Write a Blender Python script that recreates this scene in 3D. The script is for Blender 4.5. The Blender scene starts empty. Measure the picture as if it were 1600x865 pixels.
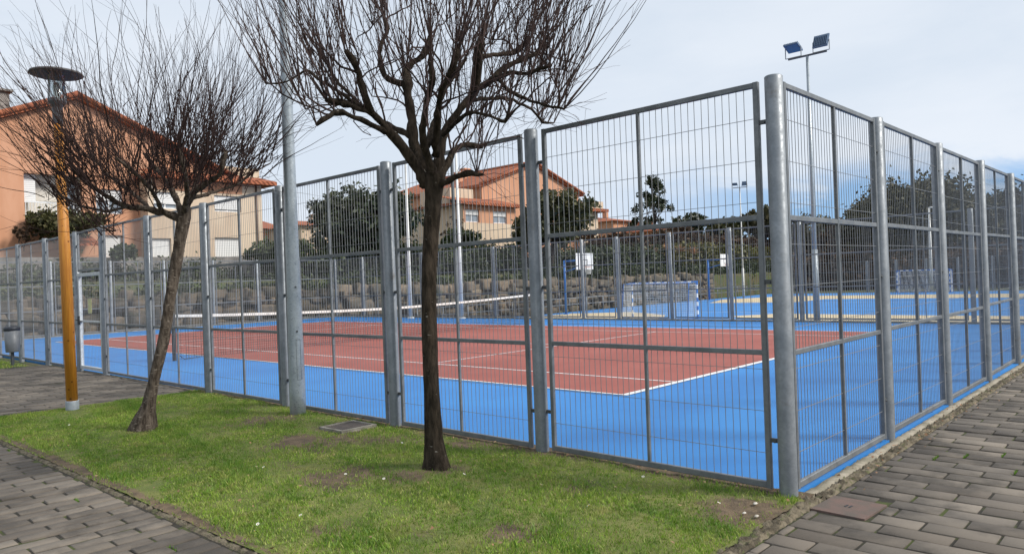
import bpy, math, random
import numpy as np
from mathutils import Vector, Matrix

R = math.radians
scene = bpy.context.scene
COL = scene.collection

# ------------------------------------------------------------------ camera
F_PX = 1168.486            # focal length for a 1600 px wide picture
YAW, PITCH, ROLL = 0.747027, 0.003742, -0.036724
CAM = np.array([-5.15168, -2.19256, 1.5917])
FW = np.array([math.cos(YAW) * math.cos(PITCH), math.sin(YAW) * math.cos(PITCH), math.sin(PITCH)])
_r0 = np.array([math.sin(YAW), -math.cos(YAW), 0.0])
_u0 = np.cross(_r0, FW)
RT = math.cos(ROLL) * _r0 + math.sin(ROLL) * _u0
UP = -math.sin(ROLL) * _r0 + math.cos(ROLL) * _u0

cd = bpy.data.cameras.new('camera')
cam = bpy.data.objects.new('camera', cd)
COL.objects.link(cam)
cam.matrix_world = Matrix(((RT[0], UP[0], -FW[0], CAM[0]), (RT[1], UP[1], -FW[1], CAM[1]),
                           (RT[2], UP[2], -FW[2], CAM[2]), (0, 0, 0, 1)))
cd.sensor_width = 36.0
cd.lens = F_PX / 1600 * 36.0
cd.clip_start = 0.05
cd.clip_end = 3000
scene.camera = cam

# ------------------------------------------------------------------ light
SUN_EL, SUN_AZ = R(40), R(-62)       # azimuth measured from +X towards +Y
world = bpy.data.worlds.new('World')
scene.world = world
world.use_nodes = True
wt = world.node_tree
wt.nodes.clear()


def N(t, kind, **kw):
    n = t.nodes.new(kind)
    for k, v in kw.items():
        if k.startswith('i_'):
            key = k[2:]
            n.inputs[int(key) if key.isdigit() else key].default_value = v
        else:
            setattr(n, k, v)
    return n


def math_node(t, op, a, b=None, c=None, clamp=False):
    n = t.nodes.new('ShaderNodeMath')
    n.operation = op
    n.use_clamp = clamp
    for i, v in enumerate((a, b, c)):
        if v is None:
            continue
        if isinstance(v, (int, float)):
            n.inputs[i].default_value = v
        else:
            t.links.new(v, n.inputs[i])
    return n.outputs[0]


def smooth(t, v, a, b, lo=0.0, hi=1.0):
    n = t.nodes.new('ShaderNodeMapRange')
    n.interpolation_type = 'SMOOTHSTEP'
    t.links.new(v, n.inputs[0])
    for i, q in zip((1, 2, 3, 4), (a, b, lo, hi)):
        n.inputs[i].default_value = q
    return n.outputs[0]


def mixc(t, fac, a, b, mode='MIX'):
    n = t.nodes.new('ShaderNodeMix')
    n.data_type = 'RGBA'
    n.blend_type = mode
    if isinstance(fac, (int, float)):
        n.inputs[0].default_value = fac
    else:
        t.links.new(fac, n.inputs[0])
    for i, v in ((6, a), (7, b)):
        if isinstance(v, (tuple, list)):
            n.inputs[i].default_value = (*v[:3], 1)
        else:
            t.links.new(v, n.inputs[i])
    return n.outputs[2]


def noise(t, vec, scale, detail=4, rough=0.55, dist=0.0):
    n = N(t, 'ShaderNodeTexNoise')
    n.inputs['Scale'].default_value = scale
    n.inputs['Detail'].default_value = detail
    n.inputs['Roughness'].default_value = rough
    n.inputs['Distortion'].default_value = dist
    if vec is not None:
        t.links.new(vec, n.inputs['Vector'])
    return n.outputs['Fac']


tc = N(wt, 'ShaderNodeTexCoord')
sep = N(wt, 'ShaderNodeSeparateXYZ')
wt.links.new(tc.outputs['Generated'], sep.inputs[0])
sky = N(wt, 'ShaderNodeTexSky', sky_type='NISHITA', sun_disc=False)
sky.sun_elevation = SUN_EL
sky.sun_rotation = R(90) - SUN_AZ
sky.air_density = 1.0
sky.dust_density = 0.6
sky.ozone_density = 2.0
skys = mixc(wt, 1.0, sky.outputs[0], (0.075, 0.085, 0.115), 'MULTIPLY')
mp = N(wt, 'ShaderNodeMapping')
mp.inputs['Scale'].default_value = (1.0, 1.0, 3.2)
wt.links.new(tc.outputs['Generated'], mp.inputs[0])
n1 = noise(wt, mp.outputs[0], 2.2, 6, 0.55, 0.4)
n2 = noise(wt, mp.outputs[0], 6.5, 8, 0.6, 0.3)
cl = mixc(wt, smooth(wt, n1, 0.36, 0.66), (0.525, 0.588, 0.67), (0.61, 0.655, 0.718))
cl = mixc(wt, smooth(wt, sep.outputs[2], 0.05, 0.5), cl, mixc(wt, 0.35, cl, (0.42, 0.485, 0.57)))
# open blue band low in the sky towards +X
elev = math_node(wt, 'ADD', sep.outputs[2], math_node(wt, 'MULTIPLY', math_node(wt, 'SUBTRACT', n2, 0.5), 0.09))
gap = math_node(wt, 'MULTIPLY', smooth(wt, elev, 0.14, 0.085), smooth(wt, sep.outputs[0], 0.78, 0.95), clamp=True)
wisp = smooth(wt, n2, 0.52, 0.68)
gap = math_node(wt, 'MULTIPLY', gap, math_node(wt, 'SUBTRACT', 1.0, math_node(wt, 'MULTIPLY', wisp, 0.6)))
clear = mixc(wt, 0.72, skys, (0.20, 0.38, 0.62))
skyc = mixc(wt, gap, cl, clear)
bg = N(wt, 'ShaderNodeBackground')
bg.inputs['Strength'].default_value = 1.0
wt.links.new(skyc, bg.inputs[0])
wo = N(wt, 'ShaderNodeOutputWorld')
wt.links.new(bg.outputs[0], wo.inputs[0])

sl = bpy.data.lights.new('sun', 'SUN')
sl.energy = 3.0
sl.angle = R(16)
sl.color = (1.0, 0.95, 0.88)
sun = bpy.data.objects.new('sun', sl)
COL.objects.link(sun)
sdir = Vector((math.cos(SUN_EL) * math.cos(SUN_AZ), math.cos(SUN_EL) * math.sin(SUN_AZ), math.sin(SUN_EL)))
sun.rotation_euler = sdir.to_track_quat('Z', 'Y').to_euler()
sun.location = (0, 0, 30)

vs = scene.view_settings
vs.view_transform = 'Standard'
vs.look = 'None'
vs.exposure = 0.45
vs.gamma = 1.0
vs.use_curve_mapping = False
scene.cycles.max_bounces = 6
scene.cycles.transparent_max_bounces = 12


# ------------------------------------------------------------------ helpers
def ray(px, py):
    return FW * F_PX + RT * (px - 800) - UP * (py - 432.5)


def onY(px, py, y):
    d = ray(px, py)
    return CAM + d * ((y - CAM[1]) / d[1])


def onX(px, py, x):
    d = ray(px, py)
    return CAM + d * ((x - CAM[0]) / d[0])


def onZ(px, py, z=0.0):
    d = ray(px, py)
    return CAM + d * ((z - CAM[2]) / d[2])


def atD(px, py, depth):
    return CAM + ray(px, py) * (depth / F_PX)


class MB:
    def __init__(s):
        s.v, s.f, s.m, s.sm = [], [], [], []

    def face(s, ids, mi=0, smooth=False):
        s.f.append(tuple(ids)); s.m.append(mi); s.sm.append(smooth)

    def box(s, lo, hi, mi=0):
        b = len(s.v)
        x0, y0, z0 = lo; x1, y1, z1 = hi
        s.v += [(x0, y0, z0), (x1, y0, z0), (x1, y1, z0), (x0, y1, z0), (x0, y0, z1), (x1, y0, z1), (x1, y1, z1), (x0, y1, z1)]
        for q in ((0, 3, 2, 1), (4, 5, 6, 7), (0, 1, 5, 4), (1, 2, 6, 5), (2, 3, 7, 6), (3, 0, 4, 7)):
            s.face([b + i for i in q], mi)
        return s

    def cbox(s, lo, hi, c=0.004, mi=0):
        """box with chamfered edges along its longest axis"""
        lo = np.array(lo, float); hi = np.array(hi, float)
        ax = int(np.argmax(hi - lo)); a, b = [i for i in range(3) if i != ax]
        ring = []
        for (i, j) in ((0, 0), (1, 0), (1, 1), (0, 1)):
            A = (lo, hi)[i][a]; B = (lo, hi)[j][b]
            da = c if i == 0 else -c; db = c if j == 0 else -c
            pts = [(A + da, B), (A, B + db)]
            if (i, j) in ((0, 0), (1, 1)):
                pts = pts[::-1]
            ring += pts
        k = len(s.v)
        for e in (lo[ax], hi[ax]):
            for (p, q) in ring:
                w = [0, 0, 0]; w[ax] = e; w[a] = p; w[b] = q
                s.v.append(tuple(w))
        n = 8
        flip = (ax == 1)
        for i in range(n):
            j = (i + 1) % n
            q = [k + i, k + j, k + n + j, k + n + i]
            s.face(q[::-1] if flip else q, mi)
        e0 = [k + i for i in range(n)]; e1 = [k + n + i for i in range(n)]
        s.face(e0 if flip else e0[::-1], mi); s.face(e1[::-1] if flip else e1, mi)
        return s

    def tube(s, pts, rad, n=8, mi=0, cap=True, smooth=True, twist=0.0):
        pts = [np.array(p, float) for p in pts]
        if isinstance(rad, (int, float)):
            rad = [rad] * len(pts)
        T = []
        for i in range(len(pts)):
            a = pts[max(0, i - 1)]; b = pts[min(len(pts) - 1, i + 1)]
            d = b - a
            T.append(d / (np.linalg.norm(d) + 1e-12))
        ref = np.array([0, 0, 1.0]) if abs(T[0][2]) < 0.9 else np.array([1.0, 0, 0])
        u = np.cross(ref, T[0]); u /= np.linalg.norm(u)
        base = len(s.v)
        for i, p in enumerate(pts):
            u = u - T[i] * (u @ T[i]); u /= (np.linalg.norm(u) + 1e-12)
            w = np.cross(T[i], u)
            for k in range(n):
                a = 2 * math.pi * k / n + twist
                q = p + rad[i] * (math.cos(a) * u + math.sin(a) * w)
                s.v.append((q[0], q[1], q[2]))
        for i in range(len(pts) - 1):
            for k in range(n):
                a = base + i * n + k; b = base + i * n + (k + 1) % n
                s.face((a, b, b + n, a + n), mi, smooth)
        if cap:
            s.face([base + k for k in range(n)][::-1], mi)
            e = base + (len(pts) - 1) * n
            s.face([e + k for k in range(n)], mi)
        return s

    def lathe(s, prof, n=24, c=(0, 0, 0), mi=0, smooth=True):
        base = len(s.v)
        for (r, z) in prof:
            for k in range(n):
                a = 2 * math.pi * k / n
                s.v.append((c[0] + r * math.cos(a), c[1] + r * math.sin(a), c[2] + z))
        for i in range(len(prof) - 1):
            for k in range(n):
                a = base + i * n + k; b = base + i * n + (k + 1) % n
                s.face((a, b, b + n, a + n), mi, smooth)
        return s

    def poly(s, pts, mi=0):
        b = len(s.v)
        s.v += [tuple(map(float, p)) for p in pts]
        s.face(range(b, b + len(pts)), mi)
        return s

    def prism(s, pts, d, mi=0):
        """polygon pts (3D) extruded along vector d"""
        b = len(s.v); n = len(pts)
        s.v += [tuple(map(float, p)) for p in pts]
        s.v += [tuple(float(p[i] + d[i]) for i in range(3)) for p in pts]
        s.face(list(range(b, b + n))[::-1], mi)
        s.face(range(b + n, b + 2 * n), mi)
        for i in range(n):
            j = (i + 1) % n
            s.face((b + i, b + j, b + n + j, b + n + i), mi)
        return s

    def mesh(s, name, mats):
        me = bpy.data.meshes.new(name)
        me.from_pydata(s.v, [], s.f)
        for m in (mats if isinstance(mats, (list, tuple)) else [mats]):
            me.materials.append(m)
        me.polygons.foreach_set('material_index', s.m)
        me.polygons.foreach_set('use_smooth', s.sm)
        me.update()
        return me

    def build(s, name, mats, parent=None, loc=None):
        return link(name, s.mesh(name, mats), parent, loc)


def link(name, me, parent=None, loc=None):
    o = bpy.data.objects.new(name, me)
    COL.objects.link(o)
    if parent is not None:
        o.parent = parent
    if loc is not None:
        o.location = loc
    return o


def np_mesh(name, verts, faces, mats, mi=None, smooth=False):
    """faces: (n,k) int array"""
    me = bpy.data.meshes.new(name)
    verts = np.asarray(verts, np.float32); faces = np.asarray(faces, np.int32)
    n, k = faces.shape
    me.vertices.add(len(verts)); me.vertices.foreach_set('co', verts.ravel())
    me.loops.add(n * k); me.loops.foreach_set('vertex_index', faces.ravel())
    me.polygons.add(n)
    me.polygons.foreach_set('loop_start', np.arange(n, dtype=np.int32) * k)
    me.polygons.foreach_set('loop_total', np.full(n, k, np.int32))
    for m in (mats if isinstance(mats, (list, tuple)) else [mats]):
        me.materials.append(m)
    if mi is not None:
        me.polygons.foreach_set('material_index', np.asarray(mi, np.int32))
    if smooth:
        me.polygons.foreach_set('use_smooth', np.ones(n, bool))
    me.update(calc_edges=True)
    me.validate()
    return me


def thing(name, label, cat, loc=(0, 0, 0), rz=0.0, group=None):
    o = bpy.data.objects.new(name, None)
    COL.objects.link(o)
    o.empty_display_size = 0.2
    o.location = loc
    o.rotation_euler = (0, 0, rz)
    return tag(o, label, cat, group)


def tag(o, label, cat, group=None, kind=None):
    o['label'] = label
    o['category'] = cat
    if group:
        o['group'] = group
    if kind:
        o['kind'] = kind
    return o


def struct(o):
    o['kind'] = 'structure'
    return o


# ------------------------------------------------------------------ materials
def M(name, col, rough=0.7, metal=0.0, var=None, vscale=3.0, bump=0.0, bscale=60.0, spec=0.5, vdetail=5, stretch=None, contrast=(0.35, 0.65)):
    m = bpy.data.materials.new(name)
    m.use_nodes = True
    t = m.node_tree
    b = t.nodes['Principled BSDF']
    b.inputs['Base Color'].default_value = (*col, 1)
    b.inputs['Roughness'].default_value = rough
    b.inputs['Metallic'].default_value = metal
    b.inputs['Specular IOR Level'].default_value = spec
    c = N(t, 'ShaderNodeTexCoord')
    oi = N(t, 'ShaderNodeObjectInfo')
    mpn = N(t, 'ShaderNodeVectorMath', operation='MULTIPLY_ADD')
    t.links.new(c.outputs['Object'], mpn.inputs[0])
    mpn.inputs[1].default_value = stretch or (1, 1, 1)
    cmb = N(t, 'ShaderNodeCombineXYZ')
    rr = math_node(t, 'MULTIPLY', oi.outputs['Random'], 37.0)
    for i in range(3):
        t.links.new(rr, cmb.inputs[i])
    t.links.new(cmb.outputs[0], mpn.inputs[2])
    vec = mpn.outputs[0]
    if var is not None:
        f = smooth(t, noise(t, vec, vscale, vdetail, 0.6), *contrast)
        t.links.new(mixc(t, f, col, var), b.inputs['Base Color'])
    if bump:
        bn = N(t, 'ShaderNodeBump')
        bn.inputs['Strength'].default_value = bump
        bn.inputs['Distance'].default_value = 0.02
        t.links.new(noise(t, vec, bscale, 4, 0.6), bn.inputs['Height'])
        t.links.new(bn.outputs[0], b.inputs['Normal'])
    m['vec'] = 1
    return m, t, b, vec


def simple(*a, **k):
    return M(*a, **k)[0]


def island_mat(name, cols, rough=0.7, patch=None, pscale=1.5, bump=0.0, bscale=90, transl=0.0, pw=(0.4, 0.6), stain=None, spec=.5):
    """per-island random colour, with optional wide patches"""
    m, t, b, vec = M(name, cols[0], rough, spec=spec)
    g = N(t, 'ShaderNodeNewGeometry')
    cr = N(t, 'ShaderNodeValToRGB')
    el = cr.color_ramp.elements
    el[0].color = (*cols[0], 1); el[0].position = 0
    el[1].color = (*cols[-1], 1); el[1].position = 1
    for i, c in enumerate(cols[1:-1]):
        e = el.new((i + 1) / (len(cols) - 1)); e.color = (*c, 1)
    t.links.new(g.outputs['Random Per Island'], cr.inputs[0])
    out = cr.outputs[0]
    c = N(t, 'ShaderNodeTexCoord')
    if patch:
        f = smooth(t, noise(t, c.outputs['Object'], pscale, 5, 0.6), *pw)
        out = mixc(t, f, out, mixc(t, 0.6, out, patch))
    if stain:
        f = smooth(t, noise(t, c.outputs['Object'], stain[1], 6, 0.65), stain[2], stain[3])
        out = mixc(t, math_node(t, 'MULTIPLY', f, stain[4]), out, stain[0])
    t.links.new(out, b.inputs['Base Color'])
    if bump:
        bn = N(t, 'ShaderNodeBump')
        bn.inputs['Strength'].default_value = bump
        bn.inputs['Distance'].default_value = 0.01
        t.links.new(noise(t, c.outputs['Object'], bscale, 5, 0.65), bn.inputs['Height'])
        t.links.new(bn.outputs[0], b.inputs['Normal'])
    if transl:
        tr = N(t, 'ShaderNodeBsdfTranslucent')
        t.links.new(out, tr.inputs[0])
        mx = N(t, 'ShaderNodeMixShader')
        mx.inputs[0].default_value = transl
        t.links.new(b.outputs[0], mx.inputs[1]); t.links.new(tr.outputs[0], mx.inputs[2])
        t.links.new(mx.outputs[0], t.nodes['Material Output'].inputs[0])
    return m


# galvanised steel: blue grey with spangle and dull blotches
def galv(name, a, b_, rough=0.48, metal=0.35):
    m, t, b, vec = M(name, a, rough, metal)
    vo = N(t, 'ShaderNodeTexVoronoi')
    vo.inputs['Scale'].default_value = 55
    t.links.new(vec, vo.inputs['Vector'])
    f1 = smooth(t, noise(t, vec, 5, 6, 0.65), 0.32, 0.7)
    c = mixc(t, f1, a, b_)
    sp = N(t, 'ShaderNodeSeparateColor'); t.links.new(vo.outputs['Color'], sp.inputs[0])
    c = mixc(t, math_node(t, 'MULTIPLY', sp.outputs[0], 0.22), c, (0.10, 0.11, 0.12))
    fr_ = smooth(t, noise(t, vec, 2.3, 7, .7), .60, .72)
    c = mixc(t, math_node(t, 'MULTIPLY', fr_, .45), c, (0.115, 0.085, 0.06))
    t.links.new(c, b.inputs['Base Color'])
    t.links.new(smooth(t, noise(t, vec, 18, 4, 0.6), 0.3, 0.7, rough - 0.1, rough + 0.15), b.inputs['Roughness'])
    return m


m_post = galv('galvanised_post', (0.185, 0.205, 0.225), (0.265, 0.285, 0.305))
m_frame = galv('galvanised_frame', (0.145, 0.156, 0.167), (0.22, 0.232, 0.243))
m_wire = simple('galvanised_wire', (0.24, 0.245, 0.25), 0.5, 0.4)
m_clamp = simple('dark_clamp', (0.09, 0.095, 0.10), 0.5, 0.5)
m_pole = galv('painted_mast', (0.33, 0.375, 0.41), (0.41, 0.455, 0.485), 0.35, 0.3)
m_polew = simple('white_mast', (0.70, 0.70, 0.67), 0.4, 0.0, (0.60, 0.60, 0.58), 4)
m_blue = M('blue_acrylic', (0.019, 0.172, 0.48), 0.6, 0, (0.028, 0.215, 0.55), 0.5, 0.06, 300, contrast=(0.3, 0.7))
_m, t, b, vec = m_blue
f = smooth(t, noise(t, vec, 1.7, 7, 0.7, 0.6), 0.62, 0.78)
src = b.inputs['Base Color'].links[0].from_socket
t.links.new(mixc(t, math_node(t, 'MULTIPLY', f, 0.42), src, (0.02, 0.09, 0.25)), b.inputs['Base Color'])
m_blue = _m
m_red = M('red_acrylic', (0.265, 0.062, 0.042), 0.65, 0, (0.325, 0.085, 0.06), 0.7, 0.06, 300, contrast=(0.3, 0.7))[0]
m_yellow = simple('sand_yellow_acrylic', (0.60, 0.49, 0.30), 0.65, 0, (0.52, 0.42, 0.26), 1.2)
m_line = simple('white_line_paint', (0.78, 0.78, 0.76), 0.6, 0, (0.62, 0.62, 0.62), 6)
m_black = simple('black_paint', (0.02, 0.022, 0.025), 0.5)
m_netblk = simple('black_net_cord', (0.02, 0.02, 0.02), 0.8)
m_tape = simple('white_net_tape', (0.78, 0.78, 0.75), 0.7, 0, (0.6, 0.6, 0.58), 8)
m_netw = simple('white_net_cord', (0.75, 0.75, 0.73), 0.8)
m_bluep = simple('blue_gloss_paint', (0.03, 0.16, 0.48), 0.4)
m_white = simple('white_gloss_paint', (0.75, 0.76, 0.77), 0.45, 0, (0.66, 0.67, 0.68), 5)
m_orim = simple('orange_rim_paint', (0.6, 0.15, 0.05), 0.5)
m_conc = simple('concrete', (0.30, 0.28, 0.24), 0.9, 0, (0.17, 0.155, 0.125), 7, 0.6, 60)
m_conc2 = simple('pale_edge_concrete', (0.34, 0.30, 0.235), 0.9, 0, (0.20, 0.18, 0.13), 5, 0.4, 60)
m_kerb = M('mossy_kerb', (0.20, 0.165, 0.11), 0.95, 0, (0.075, 0.06, 0.038), 12, 0.9, 70, contrast=(0.42, 0.6))
_m, t, b, vec = m_kerb
src = b.inputs['Base Color'].links[0].from_socket
t.links.new(mixc(t, math_node(t, 'MULTIPLY', smooth(t, noise(t, vec, 14, 5), 0.55, 0.66), 0.7), src, (0.09, 0.11, 0.03)), b.inputs['Base Color'])
m_kerb = _m
m_wood = M('orange_varnished_wood', (0.60, 0.25, 0.03), 0.5, 0, (0.46, 0.17, 0.02), 9, 0.15, 80, stretch=(6, 6, 0.35))
_m, t, b, vec = m_wood
vo = N(t, 'ShaderNodeTexVoronoi'); vo.inputs['Scale'].default_value = 9
c_ = N(t, 'ShaderNodeTexCoord'); t.links.new(c_.outputs['Object'], vo.inputs['Vector'])
src = b.inputs['Base Color'].links[0].from_socket
t.links.new(mixc(t, smooth(t, vo.outputs['Distance'], 0.16, 0.08), src, (0.20, 0.065, 0.01)), b.inputs['Base Color'])
m_wood = _m
m_dark = simple('dark_grey_paint', (0.06, 0.065, 0.075), 0.45)
m_disc = simple('lamp_disc_paint', (0.10, 0.092, 0.09), 0.6, 0, (0.07, 0.065, 0.065), 6)
m_binb = simple('bin_grey', (0.17, 0.18, 0.195), 0.5, 0.1, (0.13, 0.14, 0.15), 6)
m_glass = bpy.data.materials.new('clear_glass'); m_glass.use_nodes = True
_t = m_glass.node_tree
_t.nodes.remove(_t.nodes['Principled BSDF'])
_a = N(_t, 'ShaderNodeBsdfTransparent'); _a.inputs[0].default_value = (.90, .93, .94, 1)
_g = N(_t, 'ShaderNodeBsdfGlossy'); _g.inputs['Roughness'].default_value = .06
_l = N(_t, 'ShaderNodeLayerWeight'); _l.inputs['Blend'].default_value = .25
_x = N(_t, 'ShaderNodeMixShader')
_t.links.new(math_node(_t, 'MULTIPLY_ADD', _l.outputs['Fresnel'], .7, .04), _x.inputs[0])
_t.links.new(_a.outputs[0], _x.inputs[1]); _t.links.new(_g.outputs[0], _x.inputs[2])
_t.links.new(_x.outputs[0], _t.nodes['Material Output'].inputs[0])
m_pane = simple('window_glass', (0.22, 0.26, 0.30), 0.12, 0.0, spec=0.8)
m_bulb = simple('frosted_bulb', (0.8, 0.8, 0.76), 0.4)
m_lens = simple('floodlight_lens', (0.12, 0.18, 0.28), 0.25)
m_flood = simple('floodlight_body', (0.11, 0.165, 0.25), 0.5)
m_orange = simple('orange_render', (0.57, 0.305, 0.19), 0.9, 0, (0.50, 0.25, 0.145), 1.1, 0.1, 80, stretch=(1, 1, .3))
m_cream = simple('cream_render', (0.62, 0.50, 0.37), 0.9, 0, (0.52, 0.40, 0.29), 1.1, 0.1, 80, stretch=(1, 1, .3))
m_greyw = simple('weathered_concrete_wall', (0.27, 0.25, 0.23), 0.95, 0, (0.15, 0.14, 0.125), 2.0, 0.4, 20, stretch=(1, 1, 0.35))
m_shut = M('white_shutter', (0.72, 0.72, 0.70), 0.6)
_m, t, b, vec = m_shut
wv = N(t, 'ShaderNodeTexWave', bands_direction='Z'); wv.inputs['Scale'].default_value = 3.2
c_ = N(t, 'ShaderNodeTexCoord'); t.links.new(c_.outputs['Object'], wv.inputs['Vector'])
t.links.new(mixc(t, wv.outputs['Fac'], (0.55, 0.55, 0.54), (0.76, 0.76, 0.75)), b.inputs['Base Color'])
m_shut = _m
m_tile = M('clay_roof_tiles', (0.40, 0.13, 0.055), 0.85, 0, (0.28, 0.085, 0.04), 1.5)
_m, t, b, vec = m_tile
wv = N(t, 'ShaderNodeTexWave', bands_direction='DIAGONAL'); wv.inputs['Scale'].default_value = 2.2
wv.inputs['Distortion'].default_value = 0.4
c_ = N(t, 'ShaderNodeTexCoord'); t.links.new(c_.outputs['Object'], wv.inputs['Vector'])
src = b.inputs['Base Color'].links[0].from_socket
t.links.new(mixc(t, math_node(t, 'MULTIPLY', wv.outputs['Fac'], 0.4), src, (0.20, 0.06, 0.03)), b.inputs['Base Color'])
bn = N(t, 'ShaderNodeBump'); bn.inputs['Strength'].default_value = 0.6; bn.inputs['Distance'].default_value = 0.08
t.links.new(wv.outputs['Fac'], bn.inputs['Height']); t.links.new(bn.outputs[0], b.inputs['Normal'])
m_tile = _m
m_paver = island_mat('weathered_paver', [(0.115, 0.094, 0.073), (0.175, 0.147, 0.116), (0.132, 0.110, 0.087), (0.215, 0.182, 0.145), (0.15, 0.126, 0.099)],
                     0.85, (0.075, 0.066, 0.058), 0.9, 0.5, 110, pw=(0.42, 0.68), stain=((0.045, 0.038, 0.031), 1.4, 0.44, 0.64, 0.78))
m_joint = simple('joint_soil', (0.028, 0.024, 0.017), 0.95, 0, (0.055, 0.07, 0.012), 5, 0.5, 90, contrast=(0.48, 0.62))
m_soil = simple('bare_soil', (0.13, 0.095, 0.06), 0.95, 0, (0.07, 0.05, 0.032), 6, 0.8, 40)
m_turf = simple('far_turf', (0.06, 0.085, 0.022), 0.95, 0, (0.10, 0.085, 0.04), 1.2, 0.8, 20)
m_daisy = simple('daisy_petal', (0.8, 0.8, 0.78), 0.7)
m_stone = island_mat('field_stone', [(0.19, 0.145, 0.10), (0.125, 0.10, 0.072), (0.235, 0.18, 0.122), (0.15, 0.12, 0.09), (0.205, 0.152, 0.102)],
                     0.95, (0.04, 0.042, 0.03), 1.3, 1.0, 14, pw=(0.42, 0.58), stain=((0.05, 0.06, 0.02), .8, .54, .66, .7))
m_red_cov = simple('rusty_red_cover', (0.155, 0.098, 0.08), 0.85, 0, (0.11, 0.088, 0.072), 7, 0.4, 120)
m_grate = simple('cast_iron_grate', (0.10, 0.085, 0.075), 0.7, 0.2, (0.15, 0.12, 0.10), 20)


def bark(name, a, b_, mark, lo, hi):
    m, t, b, vec = M(name, a, 0.95, spec=.12)
    c = N(t, 'ShaderNodeTexCoord')
    mp1 = N(t, 'ShaderNodeMapping'); mp1.inputs['Scale'].default_value = (1, 1, 0.28)
    t.links.new(c.outputs['Object'], mp1.inputs[0])
    n_ = noise(t, mp1.outputs[0], 28, 6, 0.65)
    col = mixc(t, smooth(t, n_, 0.35, 0.68), a, b_)
    mp2 = N(t, 'ShaderNodeMapping'); mp2.inputs['Scale'].default_value = (1, 1, 3.2)
    t.links.new(c.outputs['Object'], mp2.inputs[0])
    f_ = smooth(t, noise(t, mp2.outputs[0], 17, 2, 0.4), lo, hi)
    col = mixc(t, f_, col, mark)
    t.links.new(col, b.inputs['Base Color'])
    bn = N(t, 'ShaderNodeBump'); bn.inputs['Strength'].default_value = 0.9; bn.inputs['Distance'].default_value = 0.02
    t.links.new(n_, bn.inputs['Height']); t.links.new(bn.outputs[0], b.inputs['Normal'])
    return m


m_bark1 = bark('grey_flaking_bark', (0.045, 0.034, 0.026), (0.15, 0.12, 0.095), (0.25, 0.21, 0.17), 0.60, 0.76)
m_bark2 = bark('dark_brown_bark', (0.020, 0.0155, 0.011), (0.060, 0.046, 0.034), (0.24, 0.22, 0.19), 0.715, 0.76)
m_twig1 = island_mat('dark_purple_twig', [(0.030, 0.017, 0.016), (0.055, 0.032, 0.028), (0.038, 0.025, 0.022)], 0.8, spec=.2)
m_twig2 = island_mat('brown_twig', [(0.038, 0.026, 0.024), (0.085, 0.055, 0.05), (0.055, 0.036, 0.032)], 0.8, spec=.2)
m_trunk = simple('dull_trunk', (0.06, 0.045, 0.033), 0.95, 0, (0.03, 0.024, 0.02), 8, 0.6, 30)
m_leaf_dark = island_mat('dark_leaf', [(0.016, 0.026, 0.010), (0.040, 0.052, 0.020), (0.025, 0.036, 0.014), (0.075, 0.085, 0.042)], 0.45, transl=0.15)
m_leaf_olive = island_mat('olive_leaf', [(0.045, 0.050, 0.015), (0.10, 0.09, 0.03), (0.06, 0.065, 0.022), (0.03, 0.036, 0.012)], 0.6, transl=0.2)
m_leaf_pine = island_mat('pine_needles', [(0.034, 0.038, 0.016), (0.075, 0.070, 0.03), (0.05, 0.050, 0.022), (0.12, 0.10, 0.045)], 0.7, transl=0.1)
m_leaf_hedge = island_mat('hedge_leaf', [(0.020, 0.034, 0.011), (0.06, 0.078, 0.024), (0.034, 0.052, 0.016)], 0.6, transl=0.15)
m_leaf_yel = island_mat('yellowing_leaf', [(0.12, 0.11, 0.02), (0.06, 0.07, 0.018), (0.17, 0.14, 0.035)], 0.6, transl=0.2)
m_leaf_brown = island_mat('dry_brown_leaf', [(0.10, 0.06, 0.035), (0.06, 0.042, 0.026), (0.15, 0.085, 0.045)], 0.8, transl=0.1)
m_leaf_tan = island_mat('tan_dry_leaf', [(0.34, 0.24, 0.13), (0.25, 0.15, 0.08), (0.40, 0.20, 0.11)], 0.8, transl=0.1)

rng = np.random.default_rng(7)
random.seed(7)

# ------------------------------------------------------------------ ground and courts
BZ = -0.82                   # level of the lower multi-sports court
xs = [-500, -60, 17.30, 17.36, 34, 75, 95, 600]
ys = [-500, -40, 32.4, 32.5, 34.2, 37.0, 37.2, 60, 700]
hz = {0: 0, 1: 0}


def terr(x, y):
    base = -0.05 if x <= 17.31 else -0.90
    if x > 90:
        return -0.9
    prof = {32.5: 1.25, 34.2: 2.0, 37.0: 2.3, 37.2: 3.3, 60: 4.6, 700: 6.0}
    return prof.get(y, base)


mb = MB()
for y in ys:
    for x in xs:
        mb.v.append((x, y, terr(x, y)))
for j in range(len(ys) - 1):
    for i in range(len(xs) - 1):
        a = j * len(xs) + i
        mb.face((a, a + 1, a + 1 + len(xs), a + len(xs)))
struct(mb.build('ground', m_turf))

TX, TY = 17.22, 31.1          # tennis enclosure
mb = MB().prism([(.09, -.03, -.12), (TX, -.03, -.12), (TX, TY, -.12), (.09 + .0165 * TY, TY, -.12)], (0, 0, .12))
struct(mb.build('tennis_court', m_blue))
X0, Y0 = 3.14, 3.53
mb = MB().poly([(X0, Y0, .004), (X0 + 10.97, Y0, .004), (X0 + 10.97, Y0 + 23.77, .004), (X0, Y0 + 23.77, .004)])
struct(mb.build('court_playing_area', m_red))
mb = MB()


def line(x0, y0, x1, y1, z=.008):
    mb.poly([(x0, y0, z), (x1, y0, z), (x1, y1, z), (x0, y1, z)])


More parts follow.
